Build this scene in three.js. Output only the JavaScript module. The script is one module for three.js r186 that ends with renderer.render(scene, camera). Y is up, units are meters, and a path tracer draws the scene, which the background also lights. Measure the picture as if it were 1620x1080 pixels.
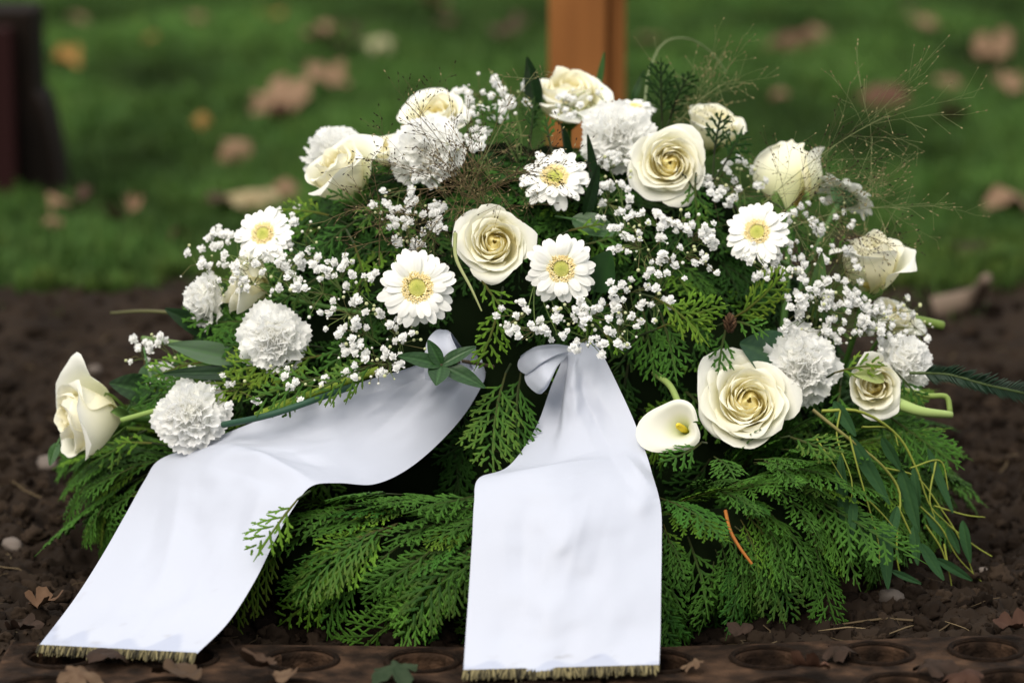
import * as THREE from 'three';
import { ImprovedNoise } from 'three/addons/math/ImprovedNoise.js';
import { mergeGeometries, mergeVertices } from 'three/addons/utils/BufferGeometryUtils.js';

// ---------------------------------------------------------------- camera, sky, sun, exposure
const scene = new THREE.Scene();
const FOV = 11.5, PITCH = 12 * Math.PI / 180, EYE = new THREE.Vector3(0, 0.928, 3.238);
const camera = new THREE.PerspectiveCamera(FOV, 1620 / 1080, 0.1, 400);
camera.position.copy(EYE);
camera.rotation.set(-PITCH, 0, 0);
camera.focus = 3.23;
camera.userData.fStop = 3.3;
scene.add(camera);
{ // overcast sky: brightest overhead, dim near the horizon
  const W = 64, H = 64, d = new Float32Array(W * H * 4);
  for (let j = 0; j < H; j++) for (let i = 0; i < W; i++) {
    const el = ((j + 0.5) / H - 0.5) * Math.PI, s = Math.max(0, Math.sin(el));
    const L = el > 0 ? 0.2 + 0.8 * s : 0.2;
    d.set([L * 0.985, L * 0.99, L * 1.0, 1], (j * W + i) * 4);
  }
  const t = new THREE.DataTexture(d, W, H, THREE.RGBAFormat, THREE.FloatType);
  t.mapping = THREE.EquirectangularReflectionMapping; t.magFilter = THREE.LinearFilter; t.minFilter = THREE.LinearFilter; t.needsUpdate = true;
  scene.background = t; scene.environment = t;
}
const sun = new THREE.DirectionalLight(0xfff5e6, 1.65);
sun.position.set(-2.2, 5.2, 4.4); sun.castShadow = true; sun.shadow.radius = 70;
sun.shadow.mapSize.set(2048, 2048);
Object.assign(sun.shadow.camera, { left: -2, right: 2, top: 2, bottom: -2, near: 0.5, far: 20 });
scene.add(sun); scene.add(sun.target);
const renderer = new THREE.WebGLRenderer({ antialias: true });
renderer.toneMapping = THREE.LinearToneMapping;
renderer.toneMappingExposure = 1.56;
renderer.shadowMap.enabled = true;

// ---------------------------------------------------------------- helpers
let seed = 20240611;
const rnd = () => { seed = (seed + 0x6D2B79F5) | 0; let t = Math.imul(seed ^ (seed >>> 15), 1 | seed); t = (t + Math.imul(t ^ (t >>> 7), 61 | t)) ^ t; return ((t ^ (t >>> 14)) >>> 0) / 4294967296; };
const rr = (a, b) => a + (b - a) * rnd();
const gauss = () => (rnd() + rnd() + rnd() - 1.5) * 1.15;
const V = (x, y, z) => new THREE.Vector3(x, y, z);
const lerp = (a, b, t) => a + (b - a) * t, clamp = (x, a = 0, b = 1) => Math.min(b, Math.max(a, x));
const sstep = (a, b, x) => { const t = clamp((x - a) / (b - a)); return t * t * (3 - 2 * t); };
const perlin = new ImprovedNoise();
const fbm = (x, y, z, o = 4) => { let s = 0, a = 1, f = 1; for (let i = 0; i < o; i++) { s += a * perlin.noise(x * f, y * f, z * f + i * 7.3); a *= 0.5; f *= 2.03; } return s; };
// a point seen at photo position (px, py) that stands on the plane z
const TV = Math.tan(FOV * Math.PI / 360), CP = Math.cos(PITCH), SP = Math.sin(PITCH);
function at(px, py, z) {
  const u = (px - 810) / 540 * TV, v = (540 - py) / 540 * TV;
  const dx = u, dy = v * CP - SP, dz = -CP - v * SP, k = (z - EYE.z) / dz;
  return V(EYE.x + dx * k, EYE.y + dy * k, z);
}
function onGround(px, py, y = 0) {
  const u = (px - 810) / 540 * TV, v = (540 - py) / 540 * TV;
  const dx = u, dy = v * CP - SP, dz = -CP - v * SP, k = (y - EYE.y) / dy;
  return V(EYE.x + dx * k, y, EYE.z + dz * k);
}
const used = {};
const numbered = (n) => { const k = used[n] = (used[n] ?? -1) + 1; return k ? `${n}_${String(k).padStart(3, '0')}` : n; };
function thing(name, label, category, pos, group) {
  const o = new THREE.Group(); o.name = numbered(name); if (pos) o.position.copy(pos);
  o.userData = { label, category }; if (group) o.userData.group = group;
  scene.add(o); return o;
}
function part(name, geo, mat, parent, kind) {
  const m = new THREE.Mesh(geo, mat); m.name = name; m.castShadow = m.receiveShadow = true;
  if (kind) m.userData.kind = kind;
  parent.add(m); return m;
}
function struct(name, geo, mat) { const m = part(name, geo, mat, scene); m.userData.kind = 'structure'; return m; }
function single(name, label, category, geo, mat, pos, group) {
  const m = part(numbered(name), geo, mat, scene); if (pos) m.position.copy(pos);
  m.userData = { label, category }; if (group) m.userData.group = group; return m;
}
function frame(yDir, zDir) { // quaternion taking local +Y to yDir and +Z near zDir
  const y = yDir.clone().normalize(), x = new THREE.Vector3().crossVectors(y, zDir).normalize();
  if (x.lengthSq() < 1e-6) x.set(1, 0, 0);
  const z = new THREE.Vector3().crossVectors(x, y);
  return new THREE.Quaternion().setFromRotationMatrix(new THREE.Matrix4().makeBasis(x, y, z));
}
// indexed grid surface f(s, t) -> {p:[x,y,z], c:[r,g,b]}, s and t 0..1
function grid(ns, nt, f, colored = true) {
  const P = [], C = [], U = [], I = [];
  for (let i = 0; i <= nt; i++) for (let j = 0; j <= ns; j++) {
    const r = f(j / ns, i / nt); P.push(...r.p); if (colored) C.push(...r.c); U.push(...(r.uv ?? [j / ns, i / nt]));
  }
  const w = ns + 1;
  for (let i = 0; i < nt; i++) for (let j = 0; j < ns; j++) { const a = i * w + j; I.push(a, a + 1, a + w, a + 1, a + w + 1, a + w); }
  const g = new THREE.BufferGeometry();
  g.setAttribute('position', new THREE.Float32BufferAttribute(P, 3));
  if (colored) g.setAttribute('color', new THREE.Float32BufferAttribute(C, 3));
  g.setAttribute('uv', new THREE.Float32BufferAttribute(U, 2));
  g.setIndex(I); g.computeVertexNormals(); return g;
}
// collects triangles with colours
class MB {
  constructor() { this.P = []; this.C = []; this.I = []; }
  v(p, c) { this.P.push(p.x, p.y, p.z); this.C.push(c[0], c[1], c[2]); return this.P.length / 3 - 1; }
  tri(a, b, c) { this.I.push(a, b, c); }
  quad(a, b, c, d) { this.I.push(a, b, c, a, c, d); }
  tube(pts, radii, c, sides = 4) { // pts: Vector3[], radii: number[] or number
    let prev = null; const up = V(0.13, 0.31, 0.94);
    for (let i = 0; i < pts.length; i++) {
      const d = pts[Math.min(i + 1, pts.length - 1)].clone().sub(pts[Math.max(i - 1, 0)]).normalize();
      const x = new THREE.Vector3().crossVectors(d, up); if (x.lengthSq() < 1e-4) x.set(1, 0, 0); x.normalize();
      const y = new THREE.Vector3().crossVectors(d, x);
      const r = typeof radii === 'number' ? radii : radii[i], ring = [], cc = Array.isArray(c[0]) ? c[i] : c;
      for (let k = 0; k < sides; k++) { const a = k / sides * 2 * Math.PI; ring.push(this.v(pts[i].clone().addScaledVector(x, Math.cos(a) * r).addScaledVector(y, Math.sin(a) * r), cc)); }
      if (prev) for (let k = 0; k < sides; k++) this.quad(prev[k], prev[(k + 1) % sides], ring[(k + 1) % sides], ring[k]);
      prev = ring;
    }
    const e = this.v(pts[pts.length - 1], Array.isArray(c[0]) ? c[pts.length - 1] : c); for (let k = 0; k < sides; k++) this.tri(prev[k], prev[(k + 1) % sides], e);
  }
  add(geo, m, c) { // another geometry, moved by m
    const p = geo.attributes.position, b = this.P.length / 3, q = new THREE.Vector3(), col = geo.attributes.color;
    for (let i = 0; i < p.count; i++) { q.fromBufferAttribute(p, i); if (m) q.applyMatrix4(m); this.v(q, c ?? [col.getX(i), col.getY(i), col.getZ(i)]); }
    const ix = geo.index; const n = ix ? ix.count : p.count; for (let i = 0; i < n; i++) this.I.push(b + (ix ? ix.getX(i) : i));
  }
  geo() {
    const g = new THREE.BufferGeometry();
    g.setAttribute('position', new THREE.Float32BufferAttribute(this.P, 3));
    g.setAttribute('color', new THREE.Float32BufferAttribute(this.C, 3));
    g.setIndex(this.I); g.computeVertexNormals(); return g;
  }
}
const bez = (a, b, c, n = 8) => new THREE.QuadraticBezierCurve3(a, b, c).getPoints(n);
const spline = (pts, n = 24) => new THREE.CatmullRomCurve3(pts, false, 'centripetal').getPoints(n);
const mixc = (a, b, t) => [lerp(a[0], b[0], t), lerp(a[1], b[1], t), lerp(a[2], b[2], t)];
function noiseTexture(size, f, srgb = false) {
  const d = new Uint8Array(size * size * 4);
  for (let j = 0; j < size; j++) for (let i = 0; i < size; i++) { const c = f(i / size, j / size); for (let k = 0; k < 3; k++) d[(j * size + i) * 4 + k] = clamp(Array.isArray(c) ? c[k] : c) * 255; d[(j * size + i) * 4 + 3] = 255; }
  const t = new THREE.DataTexture(d, size, size); t.wrapS = t.wrapT = THREE.RepeatWrapping; t.magFilter = THREE.LinearFilter; t.minFilter = THREE.LinearFilter;
  if (srgb) t.colorSpace = THREE.SRGBColorSpace; t.needsUpdate = true; return t;
}
const tileNoise = (u, v, f, z) => { // tiles in u, v by cross-fading
  const p = (a, b) => fbm(a * f, b * f, z, 4), k = (x) => x * x * (3 - 2 * x), a = k(u), b = k(v);
  return 1.3 * lerp(lerp(p(u + 1, v + 1), p(u, v + 1), a), lerp(p(u + 1, v), p(u, v), a), b);
};

// ---------------------------------------------------------------- materials
const phys = (o) => new THREE.MeshPhysicalMaterial({ side: THREE.DoubleSide, vertexColors: true, thickness: 0, ...o });
const std = (o) => phys({ specularIntensity: 0.2, ...o });
const M = {
  petal: phys({ roughness: 1, transmission: 0.3, specularIntensity: 0.1 }),
  carnation: phys({ roughness: 1, transmission: 0.45, specularIntensity: 0.06 }),
  gerbera: phys({ roughness: 0.95, transmission: 0.15, specularIntensity: 0.12 }),
  floret: phys({ roughness: 1, transmission: 0.35, specularIntensity: 0.06 }),
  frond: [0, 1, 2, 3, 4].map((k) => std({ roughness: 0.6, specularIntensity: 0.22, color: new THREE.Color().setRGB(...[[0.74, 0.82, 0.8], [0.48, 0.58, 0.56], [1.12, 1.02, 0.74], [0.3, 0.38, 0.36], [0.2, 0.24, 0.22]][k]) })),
  leaf: std({ roughness: 0.35, specularIntensity: 0.6 }),
  matte: std({ roughness: 0.75 }),
  stem: std({ roughness: 0.5, specularIntensity: 0.4 }),
  hair: std({ roughness: 0.8 }),
  dead: std({ roughness: 0.75, specularIntensity: 0.25 }),
};

// ---------------------------------------------------------------- the ground
const soilH = (x, z) => {
  const edge = sstep(-1.68, -2.03, z + 0.7 * perlin.noise(x * 1.5, 3.3, z * 0.7) + 0.34 * perlin.noise(x * 5, 1, z * 3));
  let h = 0.024 * fbm(x * 4.2, 0.4, z * 4.2, 3);
  const r = fbm(x * 17, 5.1, z * 17, 4); h += 0.013 * (1 - Math.abs(r) * 2.2);
  const r2 = fbm(x * 60, 9.1, z * 60, 3); h += 0.0065 * r2;
  const front = sstep(0.1, 0.24, z); // trodden flat along the edging
  h = lerp(h, h * 0.35 - 0.004, front);
  h = lerp(h, -0.012 + h * 0.2, sstep(0.22, 0.26, z) * sstep(0.75, 0.5, Math.abs(x)));
  return h - 0.012 - 0.06 * edge;
};
{
  const dark = [0.0095, 0.0064, 0.0045], pale = [0.034, 0.0234, 0.016];
  const near = grid(560, 560, (s, t) => { const x = lerp(-0.95, 0.95, s), z = lerp(-1.1, 0.5, t), h = soilH(x, z); const k = clamp(0.45 + 8 * h + 0.5 * fbm(x * 9, 2, z * 9, 3)); return { p: [x, h, z], c: mixc(dark, pale, k) }; });
  const far = grid(300, 140, (s, t) => { const x = lerp(-2.6, 2.6, s), z = lerp(-2.2, -1.1, t), h = soilH(x, z) - (t === 1 ? 0.004 : 0); return { p: [x, h, z], c: mixc(dark, pale, clamp(0.5 + 0.6 * fbm(x * 9, 2, z * 9, 3))) }; });
  const side = [-1, 1].map((sg) => grid(60, 80, (s, t) => { const x = sg * lerp(0.95, 2.6, s), z = lerp(-1.1, 1.2, t); return { p: [x, soilH(x, z) - (s === 0 ? 0.004 : 0), z], c: mixc(dark, pale, clamp(0.5 + 0.6 * fbm(x * 9, 2, z * 9, 3))) }; }));
  const foot = grid(40, 20, (s, t) => { const x = lerp(-0.95, 0.95, s), z = lerp(0.5, 1.2, t); return { p: [x, soilH(x, z) - (t === 0 ? 0.004 : 0), z], c: dark }; });
  const g = mergeGeometries([near, far, ...side, foot]);
  const bump = noiseTexture(256, (u, v) => 0.5 + 0.45 * tileNoise(u, v, 2.5, 3));
  struct('soil', g, std({ roughness: 0.93, bumpMap: null }));
  const lawn = new THREE.PlaneGeometry(600, 600, 1, 1); lawn.rotateX(-Math.PI / 2); lawn.translate(0, -0.055, 0);
  bump.repeat.set(900, 900);
  const lm = new THREE.MeshPhysicalMaterial({ roughness: 1, specularIntensity: 0.1, bumpMap: bump, bumpScale: 0.01 }); lm.color.setRGB(0.03, 0.052, 0.014);
  struct('lawn', lawn, lm);
}
{ // crumbs and clods of soil
  const base = [0, 1, 2].map((k) => { const g = new THREE.IcosahedronGeometry(1, 4), p = g.attributes.position, q = new THREE.Vector3(); for (let i = 0; i < p.count; i++) { q.fromBufferAttribute(p, i); const d = 1 + 0.5 * fbm(q.x * 1.4 + k * 9, q.y * 1.4, q.z * 1.4, 3) + 0.28 * fbm(q.x * 4 + k, q.y * 4, q.z * 4, 2); p.setXYZ(i, q.x * d, q.y * d * 0.72, q.z * d); } g.deleteAttribute('normal'); g.deleteAttribute('uv'); const w = mergeVertices(g); w.computeVertexNormals(); return w; });
  const holder = new THREE.Group(); holder.name = 'soil_clods'; holder.userData = { kind: 'stuff', label: 'loose crumbs and clods of dark soil over the grave' }; scene.add(holder);
  const m4 = new THREE.Matrix4(), c = new THREE.Color();
  base.forEach((g, k) => {
    const n = 9000, im = new THREE.InstancedMesh(g, new THREE.MeshPhysicalMaterial({ roughness: 0.95, specularIntensity: 0.15 }), n); im.name = 'clods'; im.castShadow = im.receiveShadow = true;
    for (let i = 0; i < n; i++) {
      const x = rr(-1.05, 1.05), z = i % 3 ? rr(-0.9, 0.25) : rr(-1.75, 0.25), s = 0.0013 + 0.0105 * Math.pow(rnd(), 4.5);
      m4.compose(V(x, soilH(x, z) - s * 0.12, z), new THREE.Quaternion().setFromEuler(new THREE.Euler(rr(0, 6), rr(0, 6), rr(0, 6))), V(s * rr(0.8, 1.3), s, s * rr(0.8, 1.3)));
      im.setMatrixAt(i, m4); const t = rr(0, 1) ** 1.5; c.setRGB(...mixc([0.0095, 0.0064, 0.0045], [0.036, 0.0245, 0.0165], t)); im.setColorAt(i, c);
    }
    holder.add(im);
  });
}
{ // straw, needles and rootlets on the soil
  const mb = new MB(); mb.tube([V(-0.5, 0, 0), V(-0.1, 0.06, 0.05), V(0.2, 0.03, -0.03), V(0.5, 0, 0.06)], [0.018, 0.022, 0.02, 0.01], [1, 1, 1], 4);
  const n = 700, im = new THREE.InstancedMesh(mb.geo(), std({ roughness: 0.85 }), n); im.name = 'soil_debris'; im.castShadow = im.receiveShadow = true; im.userData = { kind: 'stuff', label: 'bits of straw, needles and rootlets strewn over the soil' };
  const m4 = new THREE.Matrix4(), c = new THREE.Color();
  for (let i = 0; i < n; i++) { const x = rr(-1, 1), z = rr(-1.2, 0.26), L = rr(0.012, 0.05) * (i % 9 ? 1 : 1.8); m4.compose(V(x, soilH(x, z) + 0.003, z), new THREE.Quaternion().setFromEuler(new THREE.Euler(rr(-0.3, 0.3), rr(0, 6.28), rr(-0.3, 0.3))), V(L, L * 0.8, L * rr(0.5, 1.4))); im.setMatrixAt(i, m4); c.setRGB(...mixc([0.05, 0.035, 0.02], [0.2, 0.15, 0.085], rnd() ** 2)); im.setColorAt(i, c); }
  scene.add(im);
}
{ // lawn grass: nobody could count it
  const mb = new MB();
  for (let i = 0; i < 16; i++) {
    const a = rr(0, 6.28), r = rr(0, 0.028), h = rr(0.025, 0.062), w = rr(0.0013, 0.0024), b = rr(0.1, 0.8), b2 = rr(0, 6.28);
    const o = V(Math.cos(a) * r, 0, Math.sin(a) * r), side = V(-Math.sin(b2), 0, Math.cos(b2)).multiplyScalar(w), out = V(Math.cos(b2), 0, Math.sin(b2));
    let pl = null;
    for (let k = 0; k <= 3; k++) {
      const t = k / 3, p = o.clone().addScaledVector(out, b * h * t * t).add(V(0, h * (t - 0.28 * b * t * t), 0)), ww = side.clone().multiplyScalar(1 - t * t * 0.92);
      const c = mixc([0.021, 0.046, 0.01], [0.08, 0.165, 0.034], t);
      const l = mb.v(p.clone().add(ww), c), q = mb.v(p.clone().sub(ww), c); if (pl) mb.quad(pl[0], pl[1], q, l); pl = [l, q];
    }
  }
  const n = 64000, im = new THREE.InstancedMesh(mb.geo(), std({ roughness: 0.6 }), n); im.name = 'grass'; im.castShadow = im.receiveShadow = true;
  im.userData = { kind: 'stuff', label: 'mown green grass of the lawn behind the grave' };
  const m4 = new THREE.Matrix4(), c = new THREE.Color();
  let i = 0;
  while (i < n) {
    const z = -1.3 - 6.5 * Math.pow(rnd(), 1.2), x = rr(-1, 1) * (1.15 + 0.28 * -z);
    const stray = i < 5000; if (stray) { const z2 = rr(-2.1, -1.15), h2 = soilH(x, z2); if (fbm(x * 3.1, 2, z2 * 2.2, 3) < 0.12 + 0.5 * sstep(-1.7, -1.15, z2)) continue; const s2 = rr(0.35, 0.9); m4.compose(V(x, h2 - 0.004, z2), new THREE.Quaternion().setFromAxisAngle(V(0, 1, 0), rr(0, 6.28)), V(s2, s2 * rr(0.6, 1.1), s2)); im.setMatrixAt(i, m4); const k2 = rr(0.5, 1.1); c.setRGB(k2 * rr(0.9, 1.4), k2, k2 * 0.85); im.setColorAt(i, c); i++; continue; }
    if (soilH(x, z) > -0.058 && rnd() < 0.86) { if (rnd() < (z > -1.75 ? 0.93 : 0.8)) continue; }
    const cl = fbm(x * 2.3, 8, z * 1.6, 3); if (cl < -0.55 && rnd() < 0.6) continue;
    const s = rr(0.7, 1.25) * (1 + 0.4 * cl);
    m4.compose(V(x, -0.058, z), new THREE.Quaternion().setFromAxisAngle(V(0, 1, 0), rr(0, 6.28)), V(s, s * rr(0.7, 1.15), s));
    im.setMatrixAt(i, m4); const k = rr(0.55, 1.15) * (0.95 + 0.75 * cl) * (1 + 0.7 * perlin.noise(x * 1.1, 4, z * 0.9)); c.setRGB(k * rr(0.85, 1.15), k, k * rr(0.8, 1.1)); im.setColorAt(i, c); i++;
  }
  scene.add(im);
}

// ---------------------------------------------------------------- behind: the cross and the gravestone
{
  const grain = noiseTexture(256, (u, v) => { const n = tileNoise(u, v * 0.999, 1.2, 5), f = 0.5 + 0.5 * Math.sin((u * 9 + n * 1.6) * 6.28); const a = 0.5 + 0.35 * perlin.noise(u * 60, v * 3, 2); return mixc([0.5, 0.32, 0.18], [0.64, 0.43, 0.25], clamp(0.5 * f + 0.5 * a)); }, true);
  const wm = new THREE.MeshPhysicalMaterial({ roughness: 0.5, specularIntensity: 0.4, map: grain, color: new THREE.Color().setRGB(1, 0.98, 0.85) });
  const z = -1.55, a = onGround(868, 300), px = (x) => at(x, 60, z).x;
  const t = thing('wooden_cross', 'upright brown varnished timber post of a grave cross behind the flowers', 'grave cross', V((px(868) + px(990)) / 2, -0.03, z));
  const ox = t.position.x, x0 = px(868) - ox, x1 = px(958) - ox, x2 = px(990) - ox;
  const bx = (xa, xb, y0, y1, za, zb) => { const s = new THREE.Shape(), c = 0.004; s.moveTo(xa + c, za); s.lineTo(xb - c, za); s.lineTo(xb, za + c); s.lineTo(xb, zb - c); s.lineTo(xb - c, zb); s.lineTo(xa + c, zb); s.lineTo(xa, zb - c); s.lineTo(xa, za + c); const g = new THREE.ExtrudeGeometry(s, { depth: y1 - y0, bevelEnabled: false }); g.rotateX(-Math.PI / 2); g.translate(0, y0, 0); return g; };
  part('post', bx(x0, x1, 0, 1.3, -0.045, 0.04), wm, t);
  part('side_board', bx(x1 + 0.002, x2, 0, 1.3, 0.005, 0.06), wm, t);
  part('crossbar', bx(-0.32, 0.36, 0.92, 1.02, 0.045, 0.085), wm, t);
}
{
  const sm = new THREE.MeshPhysicalMaterial({ roughness: 0.75, specularIntensity: 0.15, map: noiseTexture(128, (u, v) => mixc([0.06, 0.045, 0.035], [0.13, 0.1, 0.08], clamp(0.5 + 0.9 * tileNoise(u, v, 3, 1))), true) });
  const fm = new THREE.MeshPhysicalMaterial({ roughness: 0.5, specularIntensity: 0.15, color: new THREE.Color().setRGB(0.022, 0.008, 0.008) });
  const foot = onGround(92, 322, -0.05), z = foot.z;
  const t = thing('gravestone', 'dark reddish gravestone with a flared foot standing at the edge of the lawn', 'gravestone', V(foot.x, -0.06, z));
  const X = (px, py) => at(px, py, z).x - foot.x, Y = (px, py) => at(px, py, z).y + 0.06;
  const s = new THREE.Shape(); s.moveTo(0, 0); s.quadraticCurveTo(X(84, 230), Y(84, 230), X(62, 165), Y(62, 165)); s.lineTo(X(50, 150), Y(50, 150)); s.lineTo(X(46, 22), Y(46, 22)); s.lineTo(-0.42, Y(46, 22)); s.lineTo(-0.42, 0); s.lineTo(0, 0);
  const g = new THREE.ExtrudeGeometry(s, { depth: 0.13, bevelEnabled: true, bevelSize: 0.006, bevelThickness: 0.006, bevelSegments: 2, curveSegments: 10 }); g.translate(0, 0, -0.13); part('headstone', g, sm, t);
  const p = new THREE.Shape(); const xr = X(20, 100); p.moveTo(xr, 0.02); p.lineTo(xr, Y(46, 44)); p.lineTo(-0.4, Y(46, 44)); p.lineTo(-0.4, 0.02); p.lineTo(xr, 0.02);
  const g2 = new THREE.ExtrudeGeometry(p, { depth: 0.03, bevelEnabled: true, bevelSize: 0.005, bevelThickness: 0.004, bevelSegments: 2 }); g2.translate(0, 0, 0.008); part('face_plate', g2, fm, t);
}

// ---------------------------------------------------------------- edging stones with round holes in front
{
  const tex = noiseTexture(256, (u, v) => { const n = tileNoise(u, v, 2, 4), m = tileNoise(u, v, 9, 8); return mixc([0.12, 0.088, 0.066], [0.3, 0.225, 0.17], clamp(0.4 + 0.8 * n + 0.6 * m)); }, true);
  const bmp = noiseTexture(256, (u, v) => 0.5 + 0.5 * tileNoise(u, v, 12, 2));
  const mat = new THREE.MeshPhysicalMaterial({ roughness: 0.92, specularIntensity: 0.2, map: tex, bumpMap: bmp, bumpScale: 0.003 });
  tex.repeat.set(5, 5); bmp.repeat.set(8, 8);
  const dirt = std({ roughness: 0.97 });
  const holes = [[95, 1040, 0], [335, 1046, 0], [505, 1047, 0], [681, 1048, 0], [860, 1049, 0], [1040, 1048, 1], [1210, 1043, 1], [1385, 1037, 1], [1560, 1029, 1]];
  const lab = ['muddy brown edging stone with round holes below the two ribbons', 'muddy brown edging stone with round holes right of the ribbon, set at a slight angle'];
  for (const k of [0, 1]) {
    const hs = holes.filter((h) => h[2] === k).map((h) => onGround(h[0], h[1], 0.004));
    const a = hs[0], b = hs[hs.length - 1], ang = Math.atan2(-(b.z - a.z), b.x - a.x), mid = a.clone().lerp(b, 0.5);
    const t = thing('edging_stone', lab[k], 'edging stone', V(mid.x, -0.05, mid.z)); t.rotation.y = ang;
    const L = a.distanceTo(b) / 2 + 0.055;
    const s = new THREE.Shape(); const D = 0.047; s.moveTo(-L + 0.003, -D * 3); s.lineTo(L - 0.003, -D * 3); s.lineTo(L - 0.003, D); s.lineTo(-L + 0.003, D); s.lineTo(-L + 0.003, -D * 3);
    const rims = [];
    const step = a.distanceTo(b) / (hs.length - 1);
    for (const row of [0, -0.094]) for (let i = 0; i < hs.length; i++) { const x = -a.distanceTo(b) / 2 + i * step; const p = new THREE.Path(); p.absellipse(x, row, 0.0315, 0.0315, 0, Math.PI * 2, true); s.holes.push(p); rims.push([x, -row]); }
    const g = new THREE.ExtrudeGeometry(s, { depth: 0.044, bevelEnabled: true, bevelSize: 0.003, bevelThickness: 0.004, bevelSegments: 3, curveSegments: 20 }); g.rotateX(-Math.PI / 2); g.translate(0, 0.006, 0);
    const slab = part('slab', g, mat, t);
    for (const [x, z] of rims) {
      const tor = new THREE.TorusGeometry(0.0325, 0.003, 8, 40); tor.rotateX(Math.PI / 2); tor.scale(1, 0.9, 1); const r = part('rim', tor, mat, slab); r.position.set(x, 0.0545, z);
      const f = part('soil_fill', grid(14, 10, (u, v) => { const aa = u * 6.2832, rad = v * 0.033; return { p: [Math.cos(aa) * rad, 0.007 * fbm(Math.cos(aa) * v * 2 + x * 9, Math.sin(aa) * v * 2, z * 5, 3), Math.sin(aa) * rad], c: mixc([0.006, 0.0045, 0.0035], [0.014, 0.01, 0.0075], rnd()) }; }), dirt, slab); f.position.set(x, 0.014, z);
    }
  }
}

// ---------------------------------------------------------------- the two ribbons
const weave = noiseTexture(256, (u, v) => 0.5 + 0.2 * Math.sin(u * 6.2832 * 64) * 0.5 + 0.2 * Math.sin(v * 6.2832 * 64) * 0.5 + 0.2 * tileNoise(u, v, 6, 3)); weave.repeat.set(3, 6);
const satin = new THREE.MeshPhysicalMaterial({ side: THREE.DoubleSide, vertexColors: true, roughness: 0.5, sheen: 0.15, sheenRoughness: 0.5, sheenColor: new THREE.Color(1, 1, 1), bumpMap: weave, bumpScale: 0.00015, color: new THREE.Color().setRGB(0.5, 0.53, 0.615), specularIntensity: 0.5 });
// damp scalloped stains that have crept up from the hem, and faint soil marks
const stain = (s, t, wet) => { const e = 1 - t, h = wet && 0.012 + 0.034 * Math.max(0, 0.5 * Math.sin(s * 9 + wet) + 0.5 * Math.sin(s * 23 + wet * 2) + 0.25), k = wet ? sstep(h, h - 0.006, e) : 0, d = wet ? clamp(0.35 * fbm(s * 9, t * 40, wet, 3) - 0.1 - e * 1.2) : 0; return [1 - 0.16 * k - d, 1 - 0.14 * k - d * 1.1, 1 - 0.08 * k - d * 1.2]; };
const crease = (s, q, s0, q0, s1, q1, w) => { const dx = s1 - s0, dy = (q1 - q0) * 2.4, L = Math.hypot(dx, dy), t = clamp(((s - s0) * dx + (q - q0) * 2.4 * dy) / (L * L)), d = Math.hypot(s - s0 - dx * t, (q - q0) * 2.4 - dy * t); return Math.max(0, 1 - d / w) * Math.sin(Math.PI * clamp(t * 0.9 + 0.05)); }; // a folded ridge
function cloth(rows, ns, nt, warp, wet = 0) {
  const A = new THREE.CatmullRomCurve3(rows.map((r) => at(r[0], r[1], r[2])), false, 'catmullrom', 0.5), B = new THREE.CatmullRomCurve3(rows.map((r) => at(r[3], r[4], r[5])), false, 'catmullrom', 0.5);
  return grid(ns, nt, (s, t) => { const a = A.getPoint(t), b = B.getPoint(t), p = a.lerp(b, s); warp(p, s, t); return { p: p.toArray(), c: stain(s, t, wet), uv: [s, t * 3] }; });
}
function fringe(a, b, n, mb2) { // a short metallic fringe along the hem from a to b
  const mb = new MB(), o = a.clone();
  for (let i = 0; i < n; i++) { const t = (i + rnd()) / n, p = a.clone().lerp(b, t).sub(o), d = V(gauss() * 0.003, -0.004 + gauss() * 0.002, rr(0.008, 0.014)), c = mixc([0.02, 0.018, 0.013], [0.26, 0.22, 0.11], rnd() ** 1.8); mb.tube([p.clone().add(V(0, 0.001, 0)), p.clone().addScaledVector(d, 0.5).add(V(0, 0.001, 0)), p.clone().add(d)], [0.0011, 0.001, 0.0006], c, 4); }
  return mb.geo();
}
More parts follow.
